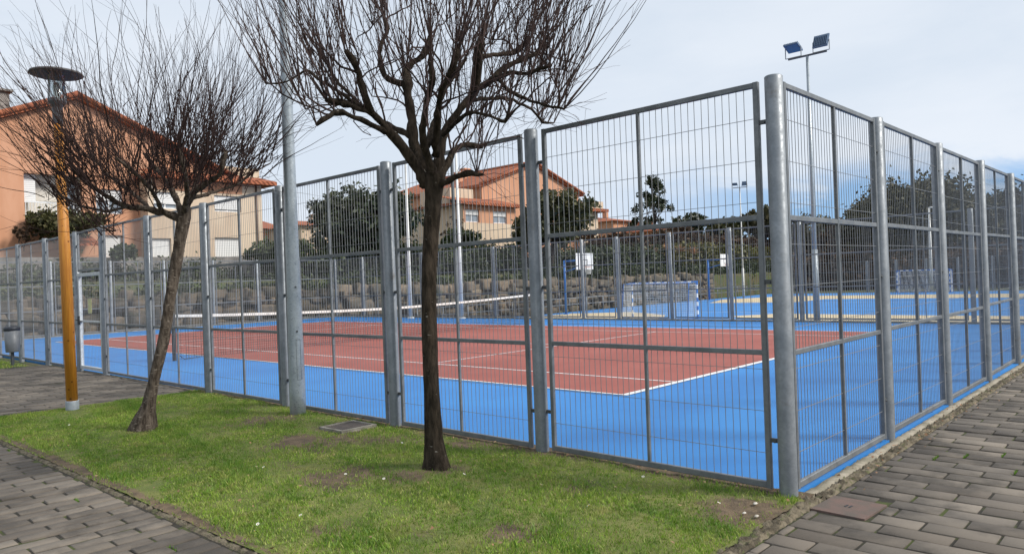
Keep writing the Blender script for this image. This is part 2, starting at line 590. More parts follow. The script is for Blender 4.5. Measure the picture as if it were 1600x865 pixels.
W, L, S, w = 10.97, 23.77, 1.372, .05
line(X0 - .02, Y0 - .06, X0 + W + .02, Y0 + .05); line(X0 - .02, Y0 + L - .05, X0 + W + .02, Y0 + L + .05)
for x in (X0, X0 + W):
    line(x - w / 2, Y0 + .05, x + w / 2, Y0 + L - .05)
for x in (X0 + S, X0 + W - S):
    line(x - w / 2, Y0 + .05, x + w / 2, Y0 + 5.485 - w / 2); line(x - w / 2, Y0 + 5.485 + w / 2, x + w / 2, Y0 + L - 5.485 - w / 2)
    line(x - w / 2, Y0 + L - 5.485 + w / 2, x + w / 2, Y0 + L - .05)
for y in (Y0 + 5.485, Y0 + L - 5.485):
    line(X0 + S - w / 2, y - w / 2, X0 + W - S + w / 2, y + w / 2)
line(X0 + W / 2 - w / 2, Y0 + 5.485 + w / 2, X0 + W / 2 + w / 2, Y0 + L - 5.485 - w / 2)
for y in (Y0 + .05, Y0 + L - .2):
    line(X0 + W / 2 - w / 2, y, X0 + W / 2 + w / 2, y + .15)
struct(mb.build('court_lines', m_line))

# lower multi-sports court
mb = MB().box((17.45, -14, BZ - .12), (68.5, 30.6, BZ))
struct(mb.build('sports_court', m_blue))
mb = MB()
for P in ([(27.0, 29.6), (27.0, 22), (29.2, 20.3), (30.5, 19.7), (33.5, 21.3), (36.3, 25.6), (34.2, 29.2)],
          [(30.7, 14.4), (29.6, 8), (29.4, -4), (33.9, -4), (34.0, 3.5), (34.4, 10), (35.2, 15), (32.6, 16.9)],
          [(49.0, 26.7), (49.2, 20), (54.5, 19.6), (54.0, -4), (61, -4), (62, 26), (55.1, 28.8)]):
    mb.poly([(x, y, BZ + .004) for x, y in P])
struct(mb.build('court_sand_zones', m_yellow))
mb = MB()
z = BZ + .008
line(30.46, -2, 30.54, 16.2, z); line(30.46, 22.9, 30.54, 29.2, z); line(30.54, 29.12, 66.5, 29.2, z); line(66.5, -2, 66.58, 29.2, z)
line(48.4, -2, 48.48, 29.12, z)
for k in range(24):
    a0, a1 = math.pi * (k / 24 - .5), math.pi * ((k + 1) / 24 - .5)
    c = (30.5, 19.6)
    mb.poly([(c[0] + r * math.cos(a), c[1] + r * math.sin(a), z + .004) for r, a in ((6, a0), (6.08, a0), (6.08, a1), (6, a1))])
struct(mb.build('sports_court_lines', m_line))
# concrete upstand between the two levels, and edge strips
struct(MB().box((17.22, -14, -.95), (17.42, 31.4, .05)).build('terrace_upstand', m_conc))
struct(MB().box((-.02, 31.1, -.2), (17.22, 31.3, .04)).build('end_upstand', m_conc))


def rough_strip(name, x0, x1, y0, y1, z, mat, nx, ny, amp, seed):
    r = np.random.default_rng(seed)
    X = np.linspace(x0, x1, nx); Y = np.linspace(y0, y1, ny)
    v = []
    for j, y in enumerate(Y):
        for i, x in enumerate(X):
            e = (j in (0, ny - 1)) if (y1 - y0) < (x1 - x0) else (i in (0, nx - 1))
            jx, jy = r.normal(0, amp * .5, 2)
            v.append((x + (jx if e and (y1 - y0) > (x1 - x0) else 0), y + (jy if e and (y1 - y0) < (x1 - x0) else 0),
                      (z - .05) if e else z + r.normal(0, amp)))
    f = [(j * nx + i, j * nx + i + 1, (j + 1) * nx + i + 1, (j + 1) * nx + i) for j in range(ny - 1) for i in range(nx - 1)]
    return struct(link(name, np_mesh(name, v, f, mat)))


rough_strip('court_kerb', .10, 17.4, -.15, -.02, .002, m_conc2, 420, 5, .0035, 1)
rough_strip('kerb_debris', .10, 17.4, -.25, -.13, .002, m_kerb, 560, 8, .010, 4)
rough_strip('path_kerb', -2.99, -2.87, -2.0, 9.7, .006, m_kerb, 5, 420, .0045, 2)
rough_strip('lawn_edge', -1.6, .12, -.24, -.1, .008, m_kerb, 60, 6, .012, 3)


# paving built stone by stone
MOSS = []


def pavers(name, x0, x1, y0, y1, lx, ly, along_x, seed, hole=None):
    r = np.random.default_rng(seed)
    V, Fq = [], []
    gap = .015
    row = 0
    a0, a1, b0, b1 = (x0, x1, y0, y1) if along_x else (y0, y1, x0, x1)
    step_a, step_b = (lx, ly) if along_x else (ly, lx)
    bpos = b0
    while bpos < b1 - .02:
        apos = a0 - (step_a * .5 if row % 2 else 0) + r.normal(0, .012)
        while apos < a1 - .01:
            sa, sb = max(apos, a0), min(apos + step_a, a1)
            ta, tb = bpos, min(bpos + step_b, b1)
            apos += step_a
            if sb - sa < .03:
                continue
            g = gap * (.45 + .3 * r.random())
            if along_x:
                lo, hi = (sa + g, ta + g), (sb - g, tb - g)
            else:
                lo, hi = (ta + g, sa + g), (tb - g, sb - g)
            if hole and lo[0] < hole[1] and hi[0] > hole[0] and lo[1] < hole[3] and hi[1] > hole[2]:
                cut = [(hole[0] - .004, 0, 1, hole[0] - lo[0]), (hole[1] + .004, 0, 0, hi[0] - hole[1]), (hole[2] - .004, 1, 1, hole[2] - lo[1]), (hole[3] + .004, 1, 0, hi[1] - hole[3])]
                v_, ax_, top_, rest = max(cut, key=lambda q: q[3] / (.185 if q[1] == 0 else .4))
                if rest < .03:
                    continue
                lo, hi = list(lo), list(hi)
                if top_:
                    hi[ax_] = v_
                else:
                    lo[ax_] = v_
            if r.random() < .10:
                MOSS.append(((lo[0] + hi[0]) / 2 if not along_x else lo[0] - .01, lo[1] - .01 if not along_x else (lo[1] + hi[1]) / 2, (hi[0] - lo[0]) * .4 if not along_x else .008, .008 if not along_x else (hi[1] - lo[1]) * .4))
            zc = r.normal(0, .0028)
            tx, ty = r.normal(0, .004, 2)
            k = len(V)
            c = .004
            for (ins, zz) in ((0, -.05), (0, -c), (c, 0)):
                for (px, py) in ((lo[0] + ins, lo[1] + ins), (hi[0] - ins, lo[1] + ins), (hi[0] - ins, hi[1] - ins), (lo[0] + ins, hi[1] - ins)):
                    V.append((px, py, zc + zz + (px - lo[0]) * tx + (py - lo[1]) * ty))
            for l_ in range(2):
                for q in range(4):
                    Fq.append((k + l_ * 4 + q, k + l_ * 4 + (q + 1) % 4, k + l_ * 4 + 4 + (q + 1) % 4, k + l_ * 4 + 4 + q))
            Fq.append((k + 8, k + 9, k + 10, k + 11))
        bpos += step_b
        row += 1
    return struct(link(name, np_mesh(name, V, Fq, m_paver)))


COVER = (-.22, .19, -.60, -.22)
pavers('pavement', -3.0, 17.6, -7.5, -.235, .185, .40, False, 11, COVER)
pavers('path', -8.2, -2.985, -2.0, 9.75, .40, .145, True, 12)
pavers('plaza_pavement', -8.2, .24, 9.75, 17.8, .40, .145, True, 13)
struct(MB().poly([(-3.0, -7.5, -.009), (17.6, -7.5, -.009), (17.6, -.2, -.009), (-3.0, -.2, -.009)]).build('pavement_bed', m_joint))
struct(MB().poly([(-8.2, -2.0, -.009), (-2.95, -2.0, -.009), (-2.95, 9.75, -.009), (-8.2, 9.75, -.009)]).build('path_bed', m_joint))
struct(MB().poly([(-8.2, 9.75, -.009), (.25, 9.75, -.009), (.38, 17.8, -.009), (-8.2, 17.8, -.009)]).build('plaza_bed', m_joint))

# lawn: soil sheet plus real blades
_rb = np.random.default_rng(5)
_ph = _rb.uniform(0, 6.28, (14, 2)); _fr = _rb.uniform(.7, 4.5, (14, 2)) * _rb.choice([-1, 1], (14, 2))


def lownoise(x, y):
    s = 0
    for k in range(14):
        s = s + np.sin(x * _fr[k, 0] + y * _fr[k, 1] + _ph[k, 0]) / (1 + .25 * k)
    return s / 4.0


SPOTS = [(onZ(470, 690), .38, .9), (onZ(545, 745), .42, .75), (onZ(430, 655), .5, .8), (onZ(520, 690), .45, .8), (onZ(600, 690), .45, .75), (onZ(545, 668), .45, 1.0),
         (onZ(640, 745), .22, .8), (onZ(790, 835), .20, .7), (onZ(1170, 800), .35, .8), (onZ(380, 640), .4, .6), (onZ(905, 765), .25, .5), (onZ(690, 735), .25, .8), (onZ(520, 830), .25, .4),
         (onZ(225, 672), .2, .6), (onZ(720, 695), .3, .6)]


def bare(x, y):
    b_ = np.zeros_like(x)
    for c_, rad, a_ in SPOTS:
        b_ = np.maximum(b_, a_ * np.exp(-(((x - c_[0]) ** 2 + (y - c_[1]) ** 2) / (rad * rad)) ** 1.0))
    b_ = np.maximum(b_, .85 * np.exp(-((x - .06 - .0165 * y) / .17) ** 2) * (y < 9.4) * (x > -.6))
    b_ = np.maximum(b_, .8 * np.exp(-((x + 2.88) / .06) ** 2))
    b_ = b_ + .24 * lownoise(x, y) + .26 * lownoise(3.1 * x + 5, 2.7 * y) + .16 * lownoise(8.3 * x + 1, 7.7 * y) + .03
    return np.clip(b_, 0, 1)


LX0, LX1, LY0, LY1 = -2.93, .13, -.14, 9.72
gx = np.linspace(LX0, LX1, 62); gy = np.linspace(LY0, LY1, 200)
GX, GY = np.meshgrid(gx, gy)
GX = GX + .0165 * GY * (GX - LX0) / (LX1 - LX0)
GZ = .012 + .012 * lownoise(GX * 1.5, GY * 1.5) + _rb.normal(0, .003, GX.shape)
V = np.stack([GX.ravel(), GY.ravel(), GZ.ravel()], 1)
nx, ny = len(gx), len(gy)
I = np.arange(nx * ny).reshape(ny, nx)
Fq = np.stack([I[:-1, :-1].ravel(), I[:-1, 1:].ravel(), I[1:, 1:].ravel(), I[1:, :-1].ravel()], 1)
ml, t, b, vec = M('lawn_soil', (0.10, 0.075, 0.045), 0.95, bump=.8, bscale=70)
at_ = N(t, 'ShaderNodeAttribute', attribute_name='bare')
fb = math_node(t, 'ADD', at_.outputs['Fac'], math_node(t, 'MULTIPLY', math_node(t, 'SUBTRACT', noise(t, vec, 30, 5), .5), .8))
soilc = mixc(t, smooth(t, noise(t, vec, 9, 6, .65), .35, .65), (0.17, 0.12, 0.07), (0.085, 0.06, 0.037))
grc = mixc(t, smooth(t, noise(t, vec, 3, 6, .65), .35, .65), (0.10, 0.13, 0.025), (0.19, 0.19, 0.055))
t.links.new(mixc(t, smooth(t, fb, .3, .62), grc, soilc), b.inputs['Base Color'])
me = np_mesh('lawn', V, Fq, ml, smooth=True)
ba = me.attributes.new('bare', 'FLOAT', 'POINT')
ba.data.foreach_set('value', bare(GX, GY).ravel().astype(np.float32))
struct(link('lawn', me))


def blades(name, x0, x1, y0, y1, n, hgt, wid, mat, seed, use_bare=True, zb=.008, keep=None):
    r = np.random.default_rng(seed)
    x = r.uniform(x0, x1, n); y = r.uniform(y0, y1, n)
    if use_bare:
        x = x + .0165 * y * (x - LX0) / (LX1 - LX0)
    k = np.ones(n, bool)
    if use_bare:
        k = r.random(n) > bare(x, y) * 1.15 - .03
    if keep is not None:
        k &= keep(x, y)
    x, y = x[k], y[k]; n = len(x)
    tall = .75 + .35 * lownoise(x * 1.3 + 9, y * 1.3) + .2 * lownoise(4 * x, 4 * y)
    h = hgt * np.clip(tall, .35, 1.5) * r.uniform(.55, 1.25, n)
    a = r.uniform(0, 2 * math.pi, n)
    lean = r.uniform(.1, .9, n) * h; la = r.uniform(0, 2 * math.pi, n)
    wd = wid * r.uniform(.6, 1.3, n)
    V = np.zeros((n, 3, 3))
    V[:, 0] = np.stack([x - np.cos(a) * wd, y - np.sin(a) * wd, np.full(n, zb)], 1)
    V[:, 1] = np.stack([x + np.cos(a) * wd, y + np.sin(a) * wd, np.full(n, zb)], 1)
    V[:, 2] = np.stack([x + np.cos(la) * lean, y + np.sin(la) * lean, zb + h], 1)
    me = np_mesh(name, V.reshape(-1, 3), np.arange(n * 3).reshape(n, 3), mat)
    return tag(link(name, me), 'short green grass growing over the lawn', 'grass', kind='stuff')


def fine_dark(m, scale, lo, hi, amt):
    t = m.node_tree
    b = t.nodes['Principled BSDF']
    src = b.inputs['Base Color'].links[0].from_socket
    c = N(t, 'ShaderNodeTexCoord')
    f = math_node(t, 'MULTIPLY', smooth(t, noise(t, c.outputs['Object'], scale, 3, .6), lo, hi), amt)
    t.links.new(mixc(t, f, src, mixc(t, 1.0, src, (.42, .46, .35), 'MULTIPLY')), b.inputs['Base Color'])


m_grass = island_mat('grass_blade', [(0.19, 0.32, 0.025), (0.35, 0.51, 0.06), (0.23, 0.39, 0.032), (0.56, 0.55, 0.18), (0.12, 0.24, 0.02), (0.40, 0.54, 0.08)], .6,
                     (0.12, 0.24, 0.024), 1.3, transl=.35, pw=(.44, .62), stain=((0.46, 0.36, 0.16), 4.0, .50, .70, .6))
fine_dark(m_grass, 22, .42, .62, 1.0)
m_tuft = island_mat('tuft_blade', [(0.09, 0.20, 0.02), (0.17, 0.31, 0.035), (0.11, 0.23, 0.022), (0.23, 0.36, 0.05)], .5, transl=.35)
fine_dark(m_tuft, 18, .42, .62, .8)
g1 = blades('grass', LX0 + .0, LX1 - .06, LY0 + .03, LY1 - .05, 170000, .036, .0042, m_grass, 21)
g1['label'] = 'short green lawn grass between brick path and fence'
_kr = np.random.default_rng(99)
g3 = blades('grass_tufts', LX0 + .05, LX1 - .1, LY0 + .03, LY1 - .05, 300000, .046, .0038, m_tuft, 23,
            keep=lambda x, y: _kr.random(len(x)) < np.clip((lownoise(1.9 * x + 3, 1.7 * y + 1) + .6 * lownoise(6.1 * x, 5.3 * y + 2) + .45 * lownoise(13 * x, 12 * y)) * .75, 0, .8) ** 1.3)
g3['label'] = 'darker green taller tufts scattered through the lawn'
g2 = blades('grass', -8.0, -.08, 17.85, 26, 40000, .06, .007, m_grass, 22, False)
g2['label'] = 'patch of grass beyond the grey paving by the bin'

_mr = np.random.default_rng(31)
_mx = []
for (cx, cy, sx_, sy_) in MOSS:
    if (cx + 5.15) ** 2 + (cy + 2.19) ** 2 > 110:
        continue
    k = 26
    _mx.append(np.stack([cx + _mr.uniform(-1, 1, k) * sx_, cy + _mr.uniform(-1, 1, k) * sy_], 1))
_mx = np.concatenate(_mx)
n_ = len(_mx)
a_ = _mr.uniform(0, 6.28, n_); h_ = _mr.uniform(.006, .022, n_); w_ = .004
V = np.zeros((n_, 3, 3))
V[:, 0] = np.stack([_mx[:, 0] - np.cos(a_) * w_, _mx[:, 1] - np.sin(a_) * w_, np.full(n_, -.01)], 1)
V[:, 1] = np.stack([_mx[:, 0] + np.cos(a_) * w_, _mx[:, 1] + np.sin(a_) * w_, np.full(n_, -.01)], 1)
V[:, 2] = np.stack([_mx[:, 0] + _mr.normal(0, .008, n_), _mx[:, 1] + _mr.normal(0, .008, n_), h_], 1)
tag(link('joint_weeds', np_mesh('joint_weeds', V.reshape(-1, 3), np.arange(n_ * 3).reshape(n_, 3), m_tuft)), 'tiny green weeds growing in the joints of the brick paving', 'weeds', kind='stuff')

_lr = np.random.default_rng(57)
n_ = 420
lx = np.concatenate([_lr.normal(.02, .10, n_ // 3), _lr.uniform(LX0, 0, n_ // 3), _lr.uniform(.2, 9, n_ // 3)])
ly = np.concatenate([_lr.uniform(0, 9.4, n_ // 3), _lr.uniform(-.1, 9.4, n_ // 3), _lr.normal(-.22, .10, n_ // 3)])
lx[:n_ // 3] += .0165 * ly[:n_ // 3] - .06
a_ = _lr.uniform(0, 6.28, n_); s_ = _lr.uniform(.007, .020, n_); tz = _lr.normal(0, .006, (n_, 4))
V = np.zeros((n_, 4, 3))
for q in range(4):
    rr_ = s_ * (1.0 if q % 2 == 0 else .5)
    zb_ = np.where(lx > .15 + .0165 * ly, .014, .042)
    V[:, q] = np.stack([lx + rr_ * np.cos(a_ + q * 1.5708), ly + rr_ * np.sin(a_ + q * 1.5708), zb_ + tz[:, q]], 1)
tag(link('leaf_litter', np_mesh('leaf_litter', V.reshape(-1, 3), np.arange(n_ * 4).reshape(n_, 4), m_leaf_tan)), 'dry brown leaf bits lying along the fence base and lawn', 'leaf litter', kind='stuff')

# daisies and scraps in the lawn
spots = [(295, 618), (352, 628), (540, 741), (628, 692), (725, 741), (1005, 745), (600, 748), (1040, 735), (845, 757), (398, 830), (800, 768), (1123, 786), (1088, 768), (660, 712),
         (400, 729), (470, 805), (403, 819), (330, 676), (108, 664), (34, 695), (920, 790), (890, 742), (748, 782), (566, 726), (412, 730), (72, 667)]
dm = MB()
for k in range(8):
    a = k * math.pi / 4
    dm.poly([(.003 * math.cos(a), .003 * math.sin(a), .004), (.017 * math.cos(a - .3), .017 * math.sin(a - .3), .007), (.02 * math.cos(a), .02 * math.sin(a), .007), (.017 * math.cos(a + .3), .017 * math.sin(a + .3), .007)])
dm.lathe([(.006, 0), (.005, .006), (0.001, .008)], 8, (0, 0, .002), 1)
dm.tube([(0, 0, -.045), (0, 0, .004)], .0015, 4, 2)
dmesh = dm.mesh('daisy', [m_daisy, simple('daisy_eye', (.6, .42, .03), .7), m_grass])
for (px, py) in spots:
    P = onZ(px, py, .05)
    if not (LX0 < P[0] < -.03 and LY0 < P[1] < 9.6):
        continue
    o = link('daisy', dmesh, None, (P[0], P[1], .052))
    o.rotation_euler = (R(random.uniform(15, 35)), R(random.uniform(-20, -5)), random.uniform(0, 6))
    o.scale = (.6, .6, .75)
    tag(o, 'tiny white daisy flower in the green lawn', 'flower', 'daisies scattered over the lawn')


def rock(rx, ry, rz, seed, n=10, sub=None):
    r = np.random.default_rng(seed)
    m_ = MB()
    rings = 7
    for i in range(rings):
        th = math.pi * i / (rings - 1)
        for k in range(n):
            ph = 2 * math.pi * k / n
            j = 1 + r.normal(0, .10)
            m_.v.append((rx * math.sin(th) * math.cos(ph) * j, ry * math.sin(th) * math.sin(ph) * j, rz * math.cos(th) * j))
    for i in range(rings - 1):
        for k in range(n):
            a = i * n + k; b_ = i * n + (k + 1) % n
            m_.face((a, a + n, b_ + n, b_), 0, True)
    return m_


for i, (px, py, s, lab) in enumerate(((1180, 788, .017, 'largest pale stone lying in the lawn beside the corner post'),
                                      (1163, 803, .013, 'flat white stone on bare lawn edge near the corner post'),
                                      (1182, 808, .015, 'white stone fragment closest to the brick pavement edge'))):
    P = onZ(px, py, .02)
    tag(rock(s * 1.4, s * .8, s * .5, 30 + i).build('stone', simple('chalky_stone', (.55, .52, .46), .9, 0, (.4, .36, .3), 40), None, (P[0], P[1], .03)), lab, 'stone')


# ------------------------------------------------------------------ mesh fences
FH = 2.96
_cache = {}


def post_mesh(h=FH, r=.063):
    k = ('post', h, r)
    if k not in _cache:
        m_ = MB().lathe([(r, -.15), (r, h - .006), (r - .006, h), (r - .012, h + .003), (.001, h + .006)], 20)
        _cache[k] = m_.mesh('post', m_post)
    return _cache[k]


def frame_mesh(wd, z0=.03, z1=FH - .02):
    k = ('frame', round(wd, 3), z0, z1)
    if k in _cache:
        return _cache[k]
    m_ = MB()
    ev, t2 = .040, .018
    m_.cbox((0, -t2, z0), (ev, t2, z1)); m_.cbox((wd - ev, -t2, z0), (wd, t2, z1))
    m_.cbox((ev + .0005, -.0165, z1 - .040), (wd - ev - .0005, .0165, z1 - .001)); m_.cbox((ev + .0005, -.0165, z0 + .001), (wd - ev - .0005, .0165, z0 + .047))
    c = wd / 2
    if z1 - z0 > 1.6:
        for zz in (z0 + (z1 - z0) / 3, z0 + 2 * (z1 - z0) / 3):
            m_.cbox((ev + .0005, -.013, zz - .019), (wd - ev - .0005, .013, zz + .019))
    if wd > 1.8:
        m_.cbox((c - .013, -.0145, z0 + .048), (c + .013, .0145, z1 - .041))
    _cache[k] = m_.mesh('panel_frame', m_frame)
    return _cache[k]


def wire_mesh(wd, z0=.03, z1=FH - .02, pitch=.057, r=.0026, hstep=.3):
    k = ('wire', round(wd, 3), z0, z1, pitch)
    if k in _cache:
        return _cache[k]
    m_ = MB()
    n = int(round((wd - .11) / pitch))
    rr = random.Random(int(wd * 1000))
    for i in range(1, n):
        x = .055 + (wd - .11) * i / n
        j = [rr.gauss(0, .0022) for _ in range(4)]
        zz = np.linspace(z0 + .03, z1 - .03, 4)
        m_.tube([(x + j[q], .006, zz[q]) for q in range(4)], r, 4, 0, False, False, .785)
    z = z1 - .26
    while z > z0 + .1:
        m_.tube([(.03, -.0005, z), (wd - .03, -.0005, z)], r, 4, 0, False, False, .785)
        z -= hstep
    _cache[k] = m_.mesh('wire_mesh', m_wire)
    return _cache[k]


def clamp_mesh():
    if 'clamp' not in _cache:
        m_ = MB().cbox((-.055, -.010, -.009), (.055, .010, .022), .003)
        m_.tube([(0, -.022, 0), (0, .022, 0)], .009, 6)
        _cache['clamp'] = m_.mesh('clamp', m_clamp)
    return _cache['clamp']


def fence(label, loc, rz, pos, gates=(), clamps=True, pitch=.057, skip_first_post=False, h=FH, r=.063, skip_last=False, wires=True):
    root = thing('mesh_fence', label, 'fence', loc, rz)
    for i, x in enumerate(pos):
        if (i == 0 and skip_first_post) or (i == len(pos) - 1 and skip_last):
            continue
        o = link('post', post_mesh(h, r), root, (x, 0, 0))
        o.rotation_euler = (random.gauss(0, .0022), random.gauss(0, .0022), i * 1.3)
    for i in range(len(pos) - 1):
        gap = .118
        a, b_ = pos[i] + gap, pos[i + 1] - gap
        wd = b_ - a
        z0, z1 = (.03, h - .02) if i not in gates else (2.09, h - .02)
        p = link('panel_frame', frame_mesh(wd, z0, z1), root, (a, random.gauss(0, .004), random.gauss(0, .004)))
        p.rotation_euler = (random.gauss(0, .002), random.gauss(0, .0012), random.gauss(0, .002))
        if wires:
            link('wire_mesh', wire_mesh(wd, z0, z1, pitch), p)
        if clamps:
            for zc in ((.37, 1.5, 2.64) if i not in gates else (2.64,)):
                for xc in (-.035, wd + .035):
                    link('clamp', clamp_mesh(), p, (xc, 0, zc))
    return root


LEFT = [0, 2.31, 4.5, 6.88, 9.2, 11.5, 13.85, 15.45, 17.75, 20.1, 22.4, 24.7, 27.0, 29.3, 31.15]
RIGHT = [0, 2.24, 4.40, 6.55, 8.72, 10.9, 13.05, 15.2, 17.32]
f1 = fence('tall galvanised mesh fence with a gate, between the lawn trees and the blue court', (0, 0, 0), R(90) - .0165, LEFT, gates=(6,))
f2 = fence('tall galvanised mesh fence along the brick pavement beside the corner post', (0, 0, 0), 0, RIGHT, skip_first_post=True)
f3 = fence('galvanised mesh fence dividing the tennis court from the lower sports court', (17.30, 0, .05), R(90), [0, 2.25, 4.5, 6.75, 9.0, 11.2, 13.4, 15.0, 17.3, 19.6, 21.9, 24.2, 26.5, 28.8, 31.2],
           skip_first_post=True, clamps=False, pitch=.066)
f4 = fence('galvanised mesh fence at the end of the tennis court before the stone wall', (-.24, 31.2, .03), 0, [0, 2.19, 4.38, 6.57, 8.76, 10.95, 13.14, 15.33, 17.54], skip_first_post=True, skip_last=True,
           clamps=False, pitch=.066)
f5 = fence('distant mesh fence behind the far goal of the sports court', (68.9, -14, BZ), R(90), [2.5 * k for k in range(19)], clamps=False, pitch=.16, r=.08)

# gate in the long fence
ga, gb = LEFT[6] + .10, LEFT[7] - .10
c8, s8 = math.cos(R(90) - .0165), math.sin(R(90) - .0165)
gate = thing('metal_gate', 'narrow grey metal mesh gate with a paper notice, in the tall fence', 'gate', (c8 * ga, s8 * ga, 0), R(90) - .0165)
gw = gb - ga
gm = MB()
gm.cbox((0, -.03, .05), (.07, .03, 2.06)); gm.cbox((gw - .07, -.03, .05), (gw, .03, 2.06))
gm.cbox((.0705, -.028, 1.99), (gw - .0705, .028, 2.06)); gm.cbox((.0705, -.028, .051), (gw - .0705, .028, .12))
gm.cbox((.0705, -.02, 1.03), (gw - .0705, .02, 1.07))
gfr = gm.build('gate_frame', galv('pale_gate_frame', (0.50, 0.53, 0.56), (0.62, 0.65, 0.67)), gate)
link('wire_mesh', wire_mesh(gw, .05, 2.06, .085), gfr)
hm = MB().cbox((gw - .1, .031, .98), (gw - .02, .06, 1.16)); hm.tube([(gw - .06, .06, 1.08), (gw - .06, .11, 1.08), (gw - .17, .11, 1.08)], .01, 8)
hm.build('handle', m_black, gate)
MB().box((.55, .030, 1.22), (.76, .034, 1.52)).build('paper_notice', simple('yellowed_notice', (.62, .60, .28), .8, 0, (.45, .46, .3), 12), gate)

# ------------------------------------------------------------------ tennis net
NY = Y0 + L / 2
net = thing('tennis_net', 'black tennis net with white top tape across the red court', 'net', (X0 + W / 2, NY, 0))
hw = W / 2 + .914
for sx in (-1, 1):
    MB().lathe([(.045, 0), (.045, 1.07), (.038, 1.085), (.001, 1.09)], 14, (sx * hw, 0, 0)).build('net_post', m_black, net)


def nett(x):
    return .914 + (1.07 - .914) * (abs(x) / hw) ** 1.6


m_ = MB()
nxn = 210
xsn = np.linspace(-hw + .1, hw - .1, nxn)
for x in xsn:
    m_.tube([(x, 0, .03), (x, 0, nett(x) - .03)], .0034, 3, 0, False, False)
for k in range(17):
    m_.tube([(x, .002, .03 + (nett(x) - .06) * k / 16) for x in np.linspace(-hw + .1, hw - .1, 24)], .0034, 3, 0, False, False)
m_.build('net_mesh', m_netblk, net)
m_ = MB()
sx = np.linspace(-hw + .05, hw - .05, 26)
for i in range(25):
    x0_, x1_ = sx[i], sx[i + 1]
    z0_, z1_ = nett(x0_), nett(x1_)
    m_.prism([(x0_, -.01, z0_ - .065), (x1_, -.01, z1_ - .065), (x1_, -.01, z1_), (x0_, -.01, z0_)], (0, .02, 0))
m_.build('top_tape', m_tape, net)
MB().box((-.025, -.015, .01), (.025, .015, .84)).build('centre_strap', m_tape, net)
m_ = MB()
m_.tube([(-hw + .1, -.05, .12), (-hw + .22, -.02, .02), (-hw + .6, .0, .03)], .008, 5)
m_.build('loose_cord', m_netblk, net)


# ------------------------------------------------------------------ goals and baskets
def goal(label, loc, rz):
    g = thing('goal', label, 'goal', loc, rz, 'handball goals on the lower court')
    ww, hh = 2.05, 2.0

    def striped(p0, p1, n, s=.045):
        m_ = MB()
        p0 = np.array(p0, float); p1 = np.array(p1, float)
        for i in range(n):
            a = p0 + (p1 - p0) * i / n; b_ = p0 + (p1 - p0) * (i + 1) / n
            lo = np.minimum(a, b_); hi = np.maximum(a, b_)
            ax = int(np.argmax(hi - lo))
            for q in range(3):
                if q != ax:
                    lo[q] -= s; hi[q] += s
            m_.box(lo, hi, i % 2)
        return m_
    for sy in (-1, 1):
        striped((0, sy * ww, 0), (0, sy * ww, hh), 9).build('goal_post', [m_bluep, m_white], g)
    striped((0, -ww + .046, hh - .045), (0, ww - .046, hh - .045), 17).build('crossbar', [m_bluep, m_white], g)
    m_ = MB()
    for sy in (-1, 1):
        m_.tube([(-.045, sy * ww, hh - .05), (-.8, sy * ww, hh - .08), (-1.05, sy * ww, 0)], .025, 8)
        m_.tube([(-1.05, sy * ww, .03), (0, sy * ww, .03)], .02, 8)
    m_.tube([(-1.05, -ww, .03), (-1.05, ww, .03)], .02, 8)
    m_.tube([(-.8, -ww, hh - .08), (-.8, ww, hh - .08)], .02, 8)
    m_.build('net_frame', m_bluep, g)
    m_ = MB()
    prof = [(-.05, hh - .06), (-.8, hh - .1), (-1.03, .05)]
    for y in np.linspace(-ww, ww, 42):
        m_.tube([(p[0], y, p[1]) for p in prof], .009, 3, 0, False, False)
    for i in range(2):
        a, b_ = prof[i], prof[i + 1]
        n = 8 if i == 0 else 20
        for k in range(n):
            f_ = k / n
            m_.tube([(a[0] + (b_[0] - a[0]) * f_, -ww, a[1] + (b_[1] - a[1]) * f_), (a[0] + (b_[0] - a[0]) * f_, ww, a[1] + (b_[1] - a[1]) * f_)], .008, 3, 0, False, False)
    for sy in (-1, 1):
        for k in range(18):
            z_ = .08 + (hh - .2) * k / 18
            xb = -1.03 + .23 * z_ / (hh - .1)
            m_.tube([(-.03, sy * ww, z_), (xb, sy * ww, z_)], .008, 3, 0, False, False)
        for k in range(1, 9):
            m_.tube([(-.1 * k, sy * ww, .03), (-.1 * k, sy * ww, hh - .08)], .008, 3, 0, False, False)
    m_.build('goal_net', m_netw, g)
    return g


goal('blue and white striped goal with white net, nearer one behind the dividing fence', (30.6, 19.65, BZ), 0)
goal('small distant striped goal beneath the umbrella pine beside the white lamp post', (66.0, 15.6, BZ), math.pi)


